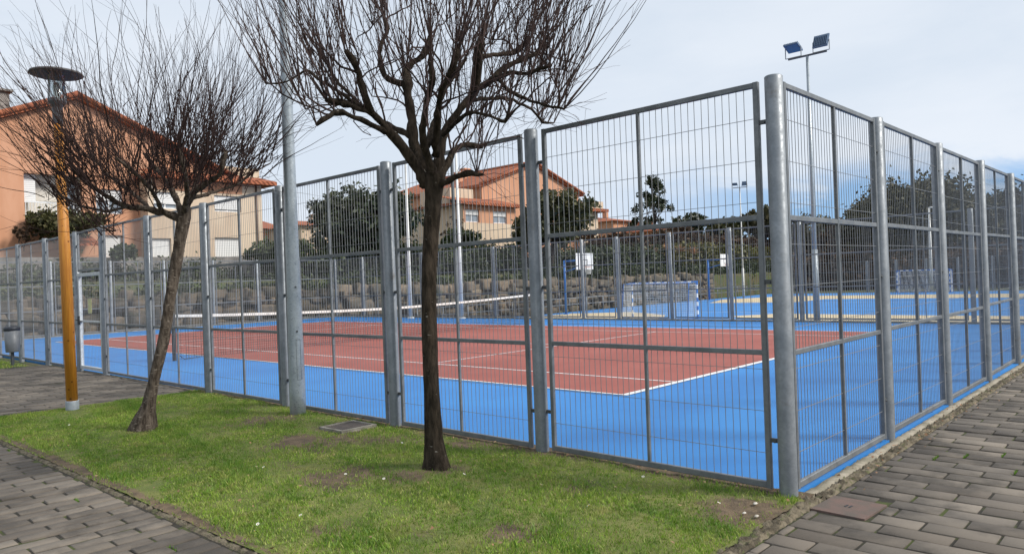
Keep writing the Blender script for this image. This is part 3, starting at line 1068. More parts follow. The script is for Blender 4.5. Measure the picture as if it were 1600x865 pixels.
def basket(label, loc):
    g = thing('basketball_hoop', label, 'basketball hoop', loc, 0, 'basketball hoops at the court side')
    m_ = MB().tube([(0, 0, 0), (0, 0, 3.55)], .085, 12); m_.lathe([(.2, 0), (.2, .03), (.09, .05)], 14)
    m_.build('pole', m_bluep, g)
    m_ = MB().tube([(0, 0, 3.5), (0, -1.55, 3.5)], .055, 8); m_.tube([(0, 0, 2.8), (0, -1.55, 3.15)], .04, 8)
    m_.box((-.4, -1.62, 2.95), (.4, -1.56, 3.02)); m_.box((-.4, -1.62, 3.6), (.4, -1.56, 3.67))
    m_.build('support_arm', m_bluep, g)
    bd = MB().box((-.9, -1.66, 2.9), (.9, -1.621, 3.95)).build('backboard', m_white, g)
    m_ = MB()
    for (x0_, z0_, x1_, z1_) in ((-.31, 3.12, -.26, 3.55), (.26, 3.12, .31, 3.55), (-.26, 3.5, .26, 3.55), (-.26, 3.12, .26, 3.17)):
        m_.box((x0_, -1.664, z0_), (x1_, -1.6605, z1_))
    m_.build('target_square', m_black, bd)
    m_ = MB()
    m_.tube([(.225 * math.cos(a), -1.93 + .225 * math.sin(a), 3.05) for a in np.linspace(0, 6.283, 25)], .014, 6, cap=False)
    m_.box((-.06, -1.72, 3.02), (.06, -1.664, 3.07))
    rim = m_.build('rim', m_orim, g)
    m_ = MB()
    for k in range(14):
        for d in (1, -1):
            m_.tube([(.225 * (1 - .4 * q) * math.cos(6.283 * (k + d * q * 2) / 14), -1.93 + .225 * (1 - .4 * q) * math.sin(6.283 * (k + d * q * 2) / 14), 3.04 - .45 * q) for q in (0, .33, .66, 1)], .006, 3, 0, False, False)
    m_.build('hoop_net', m_netw, rim)
    return g


basket('blue basketball hoop standing before the stone wall, nearer of the pair', (33.4, 28.75, BZ))
basket('distant basketball hoop near the double floodlight pole and yellowing hedge', (55.0, 29.9, BZ))


# ------------------------------------------------------------------ masts and lamps
mast = thing('mast', 'thick pale grey steel mast in front of the fence, between the two bare trees', 'mast', (-.14, 6.18, 0))
m_ = MB().tube([(0, 0, z_) for z_ in np.linspace(-.1, 9, 24)], [.098 - .0075 * z_ for z_ in np.linspace(-.1, 9, 24)], 28)
m_.build('pole', m_pole, mast)
m_ = MB()
pts = []
for (a, z_) in ((-.28, .45), (.28, .45), (.28, .95), (-.28, .95)):
    pts.append((a, z_))
ang0 = math.atan2(CAM[1] - 6.18, CAM[0] + .14) + .35
rr_ = .0965
for seg in range(4):
    (a0, z0_), (a1, z1_) = pts[seg], pts[(seg + 1) % 4]
    m_.tube([((rr_ - .005 * (z0_ + (z1_ - z0_) * q)) * math.cos(ang0 + (a0 + (a1 - a0) * q)), (rr_ - .005 * (z0_ + (z1_ - z0_) * q)) * math.sin(ang0 + (a0 + (a1 - a0) * q)), z0_ + (z1_ - z0_) * q) for q in (0, .33, .66, 1)], .0025, 4, 0, False, False)
m_.build('access_door_edge', simple('door_gap', (.12, .13, .14), .6), mast)
m_ = MB()
for z_ in (1.05, 1.6):
    d = np.array([math.cos(ang0 - .1), math.sin(ang0 - .1), 0]) * (.096 - .0075 * z_)
    m_.tube([d + (0, 0, z_), d * 1.12 + (0, 0, z_)], .012, 8)
m_.build('bolt', m_clamp, mast)


def floodlight_mast(label, loc, hgt, rz, mat, r0=.075, group=None, tilt=((20, 0), (62, 180))):
    g = thing('floodlight_mast', label, 'floodlight', loc, rz, group)
    m_ = MB().tube([(0, 0, -.1), (0, 0, hgt * .5), (0, 0, hgt)], [r0, r0 * .8, r0 * .55], 14)
    m_.tube([(0, 0, 0), (0, 0, hgt * .27)], [r0 * 1.25, r0 * 1.2], 14)
    m_.build('pole', mat, g)
    MB().cbox((-.03, -.58, hgt), (.03, .58, hgt + .05), .005).build('crossbar', m_dark, g)
    for s, (tl, az) in zip((1, -1), tilt):
        cy = s * .42
        m_ = MB()
        for q in (-.24, .24):
            m_.box((-.02, cy + q - .008, hgt + .051), (.02, cy + q + .008, hgt + .36))
        m_.box((-.02, cy - .231, hgt + .0505), (.02, cy + .231, hgt + .066))
        br = m_.build('bracket', simple('galv_bracket', (.3, .32, .34), .5, .4), g)
        m_ = MB()
        m_.box((-.22, -.22, -.03), (.22, .22, .02))
        for k in range(9):
            m_.box((-.19, -.2 + .05 * k - .006, .02), (.19, -.2 + .05 * k + .006, .06))
        h_ = m_.build('floodlight', m_flood, g, (0, cy, hgt + .36))
        h_.rotation_euler = (0, R(tl), R(az))
        ln = MB().box((-.19, -.19, -.036), (.19, .19, -.0305)).build('lens', m_lens, h_)
    return g


floodlight_mast('grey mast with two blue floodlights rising behind the corner post', (17.62, 6.42, 0), 8.0, 0, m_pole)
floodlight_mast('thin distant white pole with two floodlights between the goals and hedge', (59.0, 28.6, BZ), 10.0, R(20), m_polew, .085)
for (x, y, lab) in ((16.85, 24.6, 'white slender pole by the dividing fence, partly behind the dark evergreen tree'),
                    (17.05, 21.4, 'white slender pole by the dividing fence in front of the orange house')):
    g = thing('light_pole', lab, 'pole', (x, y, 0), 0, 'slender white poles by the dividing fence')
    MB().tube([(0, 0, 0), (0, 0, 2.2), (0, 0, 7.2)], [.088, .078, .045], 14).build('pole', m_polew, g)
    MB().lathe([(.17, 0), (.17, .04), (.11, .06)], 14).build('base_plate', m_polew, g)

P = onZ(1456, 453.5, BZ)
g = thing('street_lamp', 'white lamp post with short bent arm before the umbrella pine', 'lamp post', P)
MB().tube([(0, 0, 0), (0, 0, 3), (0, 0, 7.6)], [.17, .15, .09], 14).build('pole', m_polew, g)
m_ = MB().tube([(0, 0, 7.6), (.1, -.15, 7.68), (.55, -.7, 7.68)], [.09, .08, .06], 8)
m_.build('arm', m_polew, g)
MB().box((.45, -1.0, 7.56), (.85, -.6, 7.70)).build('lamp_head', m_white, g)

# orange timber lamp post with disc head
lp = thing('lamp_post', 'orange wooden lamp post with dark disc shade, standing where lawn meets paving', 'lamp post', (-1.71, 9.42, 0))
m_ = MB().tube([(0, 0, .10), (-.02, .01, 2.0), (-.05, .03, 4.04)], [.072, .072, .058], 20)
m_.build('wooden_pole', m_wood, lp)
m_ = MB().lathe([(.084, -.1), (.084, .13), (.080, .14), (.072, .14)], 20)
m_.build('base_sleeve', simple('galv_sleeve', (.36, .40, .43), .5, .3, (.28, .31, .34), 8), lp)
hx, hy = -.05, .03
m_ = MB().lathe([(.062, 3.99), (.066, 4.2), (.066, 4.22), (.113, 4.28), (.117, 4.33), (.001, 4.331)], 20, (hx, hy, 0))
m_.build('lamp_collar', m_dark, lp)
m_ = MB().lathe([(.115, 4.335), (.100, 4.66), (.097, 4.66), (.111, 4.335)], 24, (hx, hy, 0))
m_.build('glass_cylinder', m_glass, lp)
m_ = MB().lathe([(.03, 4.332), (.045, 4.40), (.05, 4.50), (.03, 4.56), (.001, 4.57)], 14, (hx, hy, 0))
m_.build('bulb', m_bulb, lp)
m_ = MB()
for k in range(3):
    a = k * 2.094 + .4
    m_.tube([(hx + .105 * math.cos(a), hy + .105 * math.sin(a), 4.335), (hx + .10 * math.cos(a), hy + .10 * math.sin(a), 4.70)], .005, 6)
m_.build('strut', m_dark, lp)
m_ = MB().lathe([(.001, 4.70), (.12, 4.695), (.325, 4.668), (.337, 4.674), (.325, 4.70), (.13, 4.735), (.001, 4.75)], 36, (hx, hy, 0))
m_.build('disc_shade', m_disc, lp)

# litter bin
bp = thing('litter_bin', 'small grey litter bin with dark lid on a short post at the grass edge', 'bin', tuple(onZ(20, 571.5)), R(20))
MB().cbox((-.03, -.025, -.05), (.03, .025, .45)).build('bin_post', m_dark, bp)
m_ = MB().lathe([(.001, .33), (.13, .33), (.14, .345), (.158, .84), (.148, .84), (.135, .42)], 24, (0, -.01, 0))
m_.build('bin_body', m_binb, bp)
m_ = MB().lathe([(.160, .832), (.168, .84), (.168, .90), (.15, .92), (.07, .93), (.06, .92), (.15, .84)], 24, (0, -.01, 0))
m_.build('bin_lid', simple('bin_lid_black', (.02, .025, .035), .5), bp)

# covers in the ground
g = thing('manhole_cover', 'rusty red square inspection cover set in the brick pavement', 'manhole cover', (-.015, -.41, 0), -.06)
MB().box((-.19, -.175, -.03), (.19, .175, .004)).build('cover_plate', m_red_cov, g)
m_ = MB()
m_.box((-.02, .012, .0045), (.03, .024, .0065)); m_.box((-.02, -.016, .0045), (.03, -.004, .0065))
m_.build('lifting_slot', m_black, g)
g = thing('drain_grate', 'square rusty drain grate in a pale frame sunk in the lawn by the fence', 'drain', (-.33, 4.84, 0))
m_ = MB()
for (lo, hi) in (((-.23, -.22, -.02), (.23, -.185, .045)), ((-.23, .185, -.02), (.23, .22, .045)), ((-.23, -.1845, -.02), (-.195, .1845, .044)), ((.195, -.1845, -.02), (.23, .1845, .044))):
    m_.box(lo, hi)
m_.build('drain_frame', m_conc, g)
m_ = MB()
for k in range(13):
    x = -.18 + .03 * k
    m_.box((x - .009, -.184, .015), (x + .009, .184, .036))
for k in range(5):
    y = -.14 + .07 * k
    m_.box((-.194, y - .008, .010), (.194, y + .008, .033))
m_.build('grate_bars', m_grate, g)


# ------------------------------------------------------------------ bare trees
def pxpath(pts, d0):
    return [atD(p[0], p[1], d0 + p[2]) for p in pts]


def resample(pts, step=.06, wob=.0, r=None):
    pts = [np.array(p, float) for p in pts]
    # Catmull-Rom
    out = []
    Q = [2 * pts[0] - pts[1]] + pts + [2 * pts[-1] - pts[-2]]
    for i in range(1, len(Q) - 2):
        n = max(2, int(np.linalg.norm(Q[i + 1] - Q[i]) / step))
        for k in range(n):
            t_ = k / n
            a, b_, c, d = Q[i - 1], Q[i], Q[i + 1], Q[i + 2]
            out.append(.5 * (2 * b_ + (c - a) * t_ + (2 * a - 5 * b_ + 4 * c - d) * t_ ** 2 + (3 * b_ - a - 3 * c + d) * t_ ** 3))
    out.append(pts[-1])
    if wob:
        for i in range(1, len(out)):
            out[i] = out[i] + r.normal(0, wob, 3)
    return out


def shoot(m_, r, p0, d, ln, r0, n=7, bend=.18, up=.25, sub=0, sides=4, r1=.0012, wig=.05):
    d = d / np.linalg.norm(d)
    pts = [p0]
    cur = d.copy()
    side = np.cross(d, r.normal(0, 1, 3)); side /= np.linalg.norm(side) + 1e-9
    st = ln / (n - 1)
    for k in range(n - 1):
        cur = cur + side * bend * r.normal(.25, .7) / n * 2 + np.array([0, 0, up / n]) + r.normal(0, wig, 3)
        cur /= np.linalg.norm(cur)
        pts.append(pts[-1] + cur * st)
    rad = [r0 + (r1 - r0) * (k / (n - 1)) ** .8 for k in range(n)]
    m_.tube(pts, rad, sides, 0, False, True)
    for _ in range(sub):
        k = r.integers(1, n - 1)
        base = pts[k] + (pts[k + 1] - pts[k]) * r.random()
        dd = (pts[k + 1] - pts[k]); dd /= np.linalg.norm(dd)
        dv = dd + r.normal(0, .33, 3)
        shoot(m_, r, base, dv, ln * (1 - k / n) * r.uniform(.3, .75) + .06, max(rad[k] * .62, .0014), 5, bend, up * .7, 0, 3, .001)
    return pts


def bare_tree(label, base, trunk, limbs, d0, bark_m, twig_m, seed, spec):
    r = np.random.default_rng(seed)
    root = thing('bare_tree', label, 'tree', base)
    B = np.array(base)
    tm = MB()
    tp = pxpath([(a, b_, c) for a, b_, c, _ in trunk], d0)
    tr = [q[3] for q in trunk]
    seg = resample(tp, .05)
    ts = np.linspace(0, 1, len(seg))
    zz = np.array([p[2] for p in tp]); rads = np.interp([p[2] for p in seg], zz, tr)
    n = 18
    k0 = len(tm.v)
    seg = [p - B for p in seg]
    for i, p in enumerate(seg):
        for k in range(n):
            a = 2 * math.pi * k / n
            bump_ = 1 + .06 * math.sin(3 * a + i * .13) + .04 * math.sin(5 * a - i * .21 + 1) + .03 * math.sin(i * .45 + 2 * a) + r.normal(0, .018)
            if p[2] < .28:
                bump_ += (.28 - max(p[2], 0)) / .28 * (.20 + .22 * max(0, math.sin(2.5 * a + seed)))
            tm.v.append((p[0] + rads[i] * bump_ * math.cos(a), p[1] + rads[i] * bump_ * math.sin(a), p[2]))
    for i in range(len(seg) - 1):
        for k in range(n):
            a = k0 + i * n + k; b_ = k0 + i * n + (k + 1) % n
            tm.face((a, b_, b_ + n, a + n), 0, True)
    e = k0 + (len(seg) - 1) * n
    tm.face([e + k for k in range(n)])
    nodes = []
    for pts, ra, rb in limbs:
        P_ = resample(pxpath(pts, d0), .05, .004, r)
        P_ = [p - B for p in P_]
        m = len(P_)
        rad = [ra + (rb - ra) * (i / (m - 1)) ** .85 for i in range(m)]
        kn = r.uniform(0, 6, 3)
        rad = [q * (1 + .10 * math.sin(i * 1.7 + kn[0]) + .12 * max(0, math.sin(i * .55 + kn[1])) + r.normal(0, .07)) * (1.35 if m - 5 < i < m - 1 else 1) for i, q in enumerate(rad)]
        tm.tube(P_, rad, 10)
        for i in range(m):
            nodes.append((P_[i], rad[i], i / (m - 1), P_[i] - P_[max(0, i - 2)]))
    tm.build('trunk', bark_m, root)
    cm = MB()
    spec(cm, r, nodes, B)
    cm.build('crown', twig_m, root)
    return root


def C2(x, y, d=0.):      # coordinates read in an enlarged view of the second tree
    return (x / 2.622 + 400, y / 2.622, d)


T2_trunk = [(684, 737, 0, .108), (682, 715, 0, .090), (678, 680, 0, .075), (674, 600, 0, .066), (671, 520, 0, .064), (670, 440, 0, .064), (673, 370, 0, .064), (677, 310, 0, .072), (679, 285, 0, .088), (681, 270, 0, .092)]
T2_limbs = [
    ([C2(700, 770), C2(680, 720, -.02), C2(600, 600, -.1), C2(520, 510, -.2), C2(470, 460, -.28), C2(340, 420, -.4), C2(285, 405, -.5)], .062, .016),
    ([C2(470, 460, -.28), C2(445, 390, -.34), C2(430, 330, -.38), C2(395, 245, -.45), C2(365, 205, -.5)], .036, .016),
    ([C2(530, 540, -.18), C2(430, 490, -.4), C2(350, 463, -.55), C2(300, 470, -.6), C2(247, 515, -.65)], .030, .013),
    ([C2(440, 445, -.3), C2(330, 370, -.2), C2(250, 320, -.1), C2(200, 290, 0), C2(130, 335, .05), C2(40, 345, .1)], .022, .005),
    ([C2(700, 760), C2(690, 700, .05), C2(650, 600, .12), C2(635, 470, .2), C2(620, 350, .25), C2(615, 285, .3)], .062, .034),
    ([C2(615, 345, .25), C2(560, 335, .3), C2(525, 310, .35), C2(508, 240, .42), C2(512, 185, .5), C2(540, 110, .55), C2(520, 60, .6)], .036, .012),
    ([C2(615, 285, .3), C2(640, 255, .32), C2(680, 235, .36), C2(705, 190, .4), C2(712, 150, .42)], .036, .020),
    ([C2(640, 560, .15), C2(560, 520, .35), C2(500, 490, .55), C2(420, 420, .7), C2(330, 330, .8), C2(290, 260, .85)], .034, .012),
    ([C2(720, 760), C2(720, 690, -.08), C2(690, 600, -.2), C2(685, 500, -.32), C2(700, 420, -.4), C2(720, 340, -.5), C2(715, 250, -.55)], .050, .016),
    ([C2(725, 750), C2(745, 680, .02), C2(765, 560, .05), C2(820, 470, .05), C2(890, 385, .08), C2(960, 330, .1), C2(1005, 285, .12), C2(1060, 255, .15), C2(1160, 215, .2)], .064, .014),
    ([C2(890, 390, .08), C2(905, 300, .0), C2(912, 215, -.05), C2(925, 150, -.1)], .044, .026),
    ([C2(920, 235, -.03), C2(990, 222, .1), C2(1060, 215, .2), C2(1120, 165, .25)], .028, .014),
    ([C2(735, 640, -.1), C2(748, 450, -.3), C2(765, 350, -.42), C2(805, 285, -.5), C2(826, 200, -.55)], .040, .018),
    ([C2(740, 770), C2(790, 740, -.1), C2(860, 710, -.22), C2(930, 716, -.3)], .038, .014),
    ([C2(745, 740), C2(790, 660, .15), C2(815, 615, .25), C2(860, 592, .35), C2(930, 605, .45)], .042, .016),
    ([C2(880, 410, .1), C2(940, 405, .3), C2(1030, 405, .45), C2(1100, 432, .55), C2(1150, 470, .6), C2(1175, 500, .62), C2(1220, 505, .64)], .026, .008),
    ([C2(990, 320, .12), C2(1030, 365, 0), C2(1090, 400, -.15), C2(1180, 430, -.3), C2(1260, 450, -.4)], .024, .007),
    ([C2(760, 560, .05), C2(860, 470, -.3), C2(940, 470, -.5), C2(1020, 500, -.65), C2(1040, 440, -.7)], .026, .008),
    ([C2(700, 600, .1), C2(730, 500, .4), C2(760, 400, .65), C2(800, 330, .8), C2(860, 240, .9)], .036, .014),
    ([C2(960, 330, .1), C2(1040, 300, -.2), C2(1120, 300, -.45), C2(1210, 270, -.6)], .028, .009),
]
T2_limbs = [(q, a * .88, b_) for q, a, b_ in T2_limbs]


def spec2(cm, r, nodes, B):
    fork = np.array([0.0, 0, 2.5])
    outer = [q for q in nodes if q[2] > .42 and q[0][2] > 2.4]
    extra = []
    for i in range(75):            # contorted secondary branches
        p, rad, f_, tan = outer[r.integers(len(outer))]
        out = p - fork
        out[2] = 0
        hd = np.linalg.norm(out) + 1e-6
        d = out / hd * .5 + np.array([0, 0, .75]) + r.normal(0, .5, 3)
        r0 = min(rad * .7, r.uniform(.007, .013))
        pp = shoot(cm, r, p, d, r.uniform(.3, .75), r0, 9, 1.0, .35, 0, 6, .0045, wig=.22)
        for k in range(3, 9):
            extra.append((pp[k], r0 * .6, .5 + k * .06, pp[k] - pp[k - 1]))
    outer = outer + extra * 2
    tips = [q for q in nodes if q[2] > .86]
    for i in range(500):
        src = tips if r.random() < .42 else outer
        p, rad, f_, tan = src[r.integers(len(src))]
        out = p - fork; out[2] = 0
        hd = np.linalg.norm(out) + 1e-6
        lean = .08 + .31 * min(hd / 1.3, 1) + r.normal(0, .16)
        d = np.array([0, 0, 1.0]) + out / hd * lean + r.normal(0, .16, 3)
        ln = r.uniform(.55, 1.55) * (1.1 if hd > .6 else 1.0)
        shoot(cm, r, p, d, ln, r.uniform(.0042, .0085), 9, .26, .15, r.integers(1, 3), 4, wig=.075)
    for i in range(420):           # fine tangled spurs
        p, rad, f_, tan = outer[r.integers(len(outer))]
        shoot(cm, r, p, r.normal(0, 1, 3) + np.array([0, 0, .35]), r.uniform(.10, .36), r.uniform(.002, .0036), 6, .6, .1, r.integers(0, 3), 3, wig=.1)
    for i in range(45):            # low drooping twigs on the camera-right side
        lo = [q for q in nodes if q[0][2] < 3.15 and q[2] > .6]
        p, rad, f_, tan = lo[r.integers(len(lo))]
        out = p - fork
        shoot(cm, r, p, out / np.linalg.norm(out) + r.normal(0, .6, 3) - np.array([0, 0, .1]), r.uniform(.2, .45), .003, 8, .8, .1, 2, 3, wig=.12)


bare_tree('dark brown bare tree with stout forking limbs and white bark nicks, nearer of the two', tuple(onZ(682, 733)), T2_trunk, T2_limbs, 6.374, m_bark2, m_twig2, 3, spec2)

T1_trunk = [(222, 676, 0, .20), (226, 655, 0, .165), (233, 630, 0, .118), (238, 605, 0, .10), (247, 565, 0, .097), (257, 520, 0, .096), (266, 465, 0, .094), (274, 420, 0, .096), (280, 385, 0, .10), (286, 350, 0, .115), (289, 325, 0, .115)]
T1_trunk = [(a, b_, c, d * .64) for a, b_, c, d in T1_trunk]
T1_limbs = [
    ([(288, 345, 0), (262, 334, .0), (225, 326, -.1), (195, 322, -.2), (165, 305, -.3), (135, 285, -.4), (108, 255, -.5)], .066, .016),
    ([(200, 322, -.2), (165, 330, -.35), (120, 318, -.5), (85, 300, -.6)], .026, .008),
    ([(288, 335, 0), (300, 305, -.05), (325, 285, -.1), (345, 270, -.15), (352, 235, -.2)], .060, .018),
    ([(300, 310, 0), (335, 300, .25), (375, 285, .4), (400, 262, .5)], .034, .010),
    ([(286, 335, 0), (270, 300, .2), (250, 270, .4), (225, 240, .55)], .050, .016),
    ([(288, 335, 0), (292, 300, -.25), (288, 265, -.45), (280, 230, -.55)], .050, .015),
    ([(255, 332, 0), (235, 295, -.4), (210, 270, -.6), (180, 245, -.75)], .040, .012),
    ([(290, 330, 0), (305, 290, .35), (318, 255, .6), (325, 225, .7)], .046, .014),
    ([(235, 327, -.05), (205, 300, .3), (170, 275, .5), (140, 240, .6)], .036, .010),
    ([(178, 310, -.25), (170, 335, -.4), (150, 350, -.5), (180, 362, -.55)], .016, .006),
]


def spec1(cm, r, nodes, B):
    fork = np.array([.28, -.28, 2.15])
    outer = [q for q in nodes if q[2] > .3]
    extra = []
    for i in range(60):
        p, rad, f_, tan = outer[r.integers(len(outer))]
        out = p - fork
        d = out / (np.linalg.norm(out) + 1e-6) * .6 + np.array([0, 0, .6]) + r.normal(0, .5, 3)
        r0 = min(rad * .7, r.uniform(.007, .012))
        pp = shoot(cm, r, p, d, r.uniform(.25, .6), r0, 9, 1.0, .3, 0, 6, .0045, wig=.22)
        for k in range(3, 9):
            extra.append((pp[k], r0 * .6, .6, pp[k] - pp[k - 1]))
    outer = outer + extra
    for i in range(470):
        p, rad, f_, tan = outer[r.integers(len(outer))]
        p = p + r.normal(0, .075, 3)
        out = p - fork; out[2] *= .6
        hd = np.linalg.norm(out[:2]) + 1e-6
        lean = .13 + .45 * min(hd / 1.0, 1.2) + r.normal(0, .22)
        d = np.array([0, 0, 1.0]) + np.array([out[0], out[1], 0]) / hd * lean + r.normal(0, .20, 3)
        ln = r.uniform(.7, 1.9)
        shoot(cm, r, p, d, ln, r.uniform(.0042, .0085), 10, .38, .12, r.integers(1, 3), 4, wig=.085)
    for i in range(900):
        p, rad, f_, tan = outer[r.integers(len(outer))]
        p = p + r.normal(0, .08, 3) * np.array([1, 1, .8])
        shoot(cm, r, p, r.normal(0, 1, 3) + np.array([0, 0, .45]), r.uniform(.12, .42), r.uniform(.003, .006), 6, .5, .1, r.integers(0, 2), 3)
    for i in range(40):
        lo = [q for q in nodes if q[2] > .5]
        p, rad, f_, tan = lo[r.integers(len(lo))]
        out = p - fork
        shoot(cm, r, p, out / np.linalg.norm(out) + np.array([0, 0, r.uniform(-.45, .1)]) + r.normal(0, .4, 3), r.uniform(.6, 1.5), .0042, 10, .5, .15, 2, 3, wig=.08)


T1_limbs = [(q, a * .74, b_) for q, a, b_ in T1_limbs]
bare_tree('leaning bare tree with a dense fan of dark twigs beside the orange lamp post', tuple(onZ(225, 672)), T1_trunk, T1_limbs, 8.697, m_bark1, m_twig1, 8, spec1)


# ------------------------------------------------------------------ foliage
def leaf_mesh(name, blobs, n, size, mat, seed, clumps=60, csz=.20, flat=.0, elong=1.7):
    """blobs: (centre, radii, weight). Leaves gather in clumps spread through the volume"""
    r = np.random.default_rng(seed)
    wts = np.array([q[2] for q in blobs], float); wts /= wts.sum()
    P_ = []
    for (c, rad, _), wgt in zip(blobs, wts):
        nc = max(3, int(clumps * wgt))
        d = r.normal(0, 1, (nc, 3)); d /= np.linalg.norm(d, axis=1)[:, None]
        rr = r.random(nc) ** .38
        cc = d * rr[:, None] * np.array(rad)
        k = r.integers(0, nc, int(n * wgt))
        sc = csz * np.mean(rad) * r.uniform(.55, 1.5, nc)
        P_.append(np.array(c) + cc[k] + r.normal(0, 1, (len(k), 3)) * sc[k][:, None] * .55)
    P_ = np.concatenate(P_)
    n = len(P_)
    u = r.normal(0, 1, (n, 3)); u /= np.linalg.norm(u, axis=1)[:, None]
    v = np.cross(u, r.normal(0, 1, (n, 3))); v /= np.linalg.norm(v, axis=1)[:, None]
    s = size * r.uniform(.6, 1.35, n)[:, None]
    V_ = np.stack([P_ - u * s * elong * .5, P_ + v * s * .5, P_ + u * s * elong * .5, P_ - v * s * .5], 1).reshape(-1, 3)
    return np_mesh(name, V_, np.arange(n * 4).reshape(n, 4), mat)


def leafy(name, label, cat, base, hgt, blobs, n, size, mat, seed, trunk_r=.15, group=None, limbs=5, clumps=60, csz=.2, elong=1.7):
    root = thing(name, label, cat, base, 0, group)
    r = np.random.default_rng(seed + 100)
    tm = MB()
    bl = [np.array(q[0], float) for q in blobs]
    top = np.array([r.normal(0, .1), r.normal(0, .1), hgt])
    tm.tube(resample([np.array([0, 0, -.3]), np.array([r.normal(0, .1), r.normal(0, .1), hgt * .4]), top], .4), list(np.linspace(trunk_r, trunk_r * .5, len(resample([np.array([0, 0, -.3]), np.array([0, 0, hgt * .4]), top], .4)))) if False else trunk_r * .8, 9)
    for k in range(limbs):
        c, rad, _ = blobs[k % len(blobs)]
        e = np.array(c) + r.normal(0, .45, 3) * np.array(rad)
        s0 = np.array([0, 0, hgt * r.uniform(.35, .9)])
        mid = (s0 + e) / 2 + r.normal(0, .1, 3) * hgt * .3
        tm.tube([s0, mid, e], [trunk_r * .5, trunk_r * .32, trunk_r * .12], 6)
    tm.build('trunk', m_trunk, root)
    link('crown', leaf_mesh('crown', blobs, n, size, mat, seed, clumps, csz, elong=elong), root)
    return root


def ground_at(x, y):
    if x > 90:
        return -.9
    if y < 32.4:
        return -.05 if x < 17.3 else -.9
    return float(np.interp(y, [32.5, 34.2, 37.0, 37.2, 60, 700], [1.25, 2.0, 2.3, 3.3, 4.6, 6.0]))


def crown_from_px(cx, cy, wpx, hpx, depth):
    c = atD(cx, cy, depth)
    return c, wpx / 2 * depth / F_PX, hpx / 2 * depth / F_PX


def px_tree(name, label, cx, cy, wpx, hpx, depth, n, size, mat, seed, parts=6, trunk_r=.18, group=None, clumps=70, csz=.2, spread=.55, elong=1.7, fill=1.6, fr=(.72, .78)):
    c, rw, rh = crown_from_px(cx, cy, wpx, hpx, depth)
    gz = ground_at(c[0], c[1])
    r = np.random.default_rng(seed + 50)
    zc = c[2] - gz
    blobs = [((0, 0, zc), (rw * fr[0], rw * fr[0], rh * fr[1]), fill)] if fill else []
    for k in range(parts):
        a = 2 * math.pi * (k + r.random() * .6) / parts
        blobs.append(((rw * spread * math.cos(a), rw * spread * math.sin(a), zc + rh * r.uniform(-.45, .5)), (rw * r.uniform(.32, .5), rw * r.uniform(.32, .5), rh * r.uniform(.32, .5)), .8))
    return leafy(name, label, 'tree', (c[0], c[1], gz), max(zc - rh * .25, .6), blobs, n, size, mat, seed, trunk_r, group, 7, clumps, csz, elong)


px_tree('evergreen_tree', 'dense dark evergreen tree with loose top, seen over the tennis court beside the white poles', 572, 355, 180, 150, 46, 16000, 0.2, m_leaf_dark, 41, 8, .2, clumps=230, csz=0.26)
px_tree('evergreen_tree', 'broad evergreen tree before the gable of the distant orange house', 862, 348, 140, 100, 56, 11000, 0.22, m_leaf_olive, 42, 7, .2, clumps=170, csz=0.26)
c0, rw0, rh0 = crown_from_px(1022, 318, 92, 86, 70)
g0 = ground_at(c0[0], c0[1])
rwt = np.random.default_rng(143)
bl0 = []
for k in range(26):
    q = rwt.random() ** .8
    a_ = rwt.uniform(0, 6.28)
    rr0 = rw0 * (1 - q) ** .8 * rwt.uniform(.25, .95)
    bl0.append(((rr0 * math.cos(a_), rr0 * math.sin(a_), c0[2] - g0 - rh0 * .95 + 1.95 * rh0 * q), (rw0 * .22, rw0 * .22, rh0 * .10), 1.0))
leafy('evergreen_tree', 'wispy sparse conifer standing against the sky beyond the nearer goal', 'tree', (c0[0], c0[1], g0), c0[2] - g0 + rh0 * .9, bl0, 4200, .15, m_leaf_dark, 43, .12, None, 16, 170, .42)
px_tree('shrub_tree', 'low olive green bush before the balcony of the large orange house', 100, 352, 125, 52, 36, 6500, 0.12, m_leaf_olive, 44, 6, .08, clumps=120, csz=0.26)
px_tree('shrub_tree', 'reddish half bare bush at the corner of the large orange house', 36, 362, 34, 42, 35, 380, .10, m_leaf_brown, 45, 4, .03, clumps=30)
px_tree('shrub_tree', 'round dark green bush above the concrete wall, left of the leaning tree trunk', 195, 393, 44, 30, 36, 2600, 0.13, m_leaf_hedge, 46, 4, .05, clumps=60, csz=0.3)
px_tree('shrub_tree', 'dark green clipped bush in front of the white garage door', 440, 391, 110, 26, 41, 5000, 0.14, m_leaf_hedge, 47, 6, .06, clumps=90, csz=0.3)
px_tree('shrub_tree', 'pinkish leafless bush beside the cream wall of the distant house', 708, 352, 46, 52, 55, 420, .10, m_leaf_brown, 48, 5, .05, clumps=30)
px_tree('shrub_tree', 'dark round bush below the windows of the distant orange house', 718, 374, 70, 30, 52, 3000, 0.16, m_leaf_hedge, 49, 5, .06, clumps=60, csz=0.3)
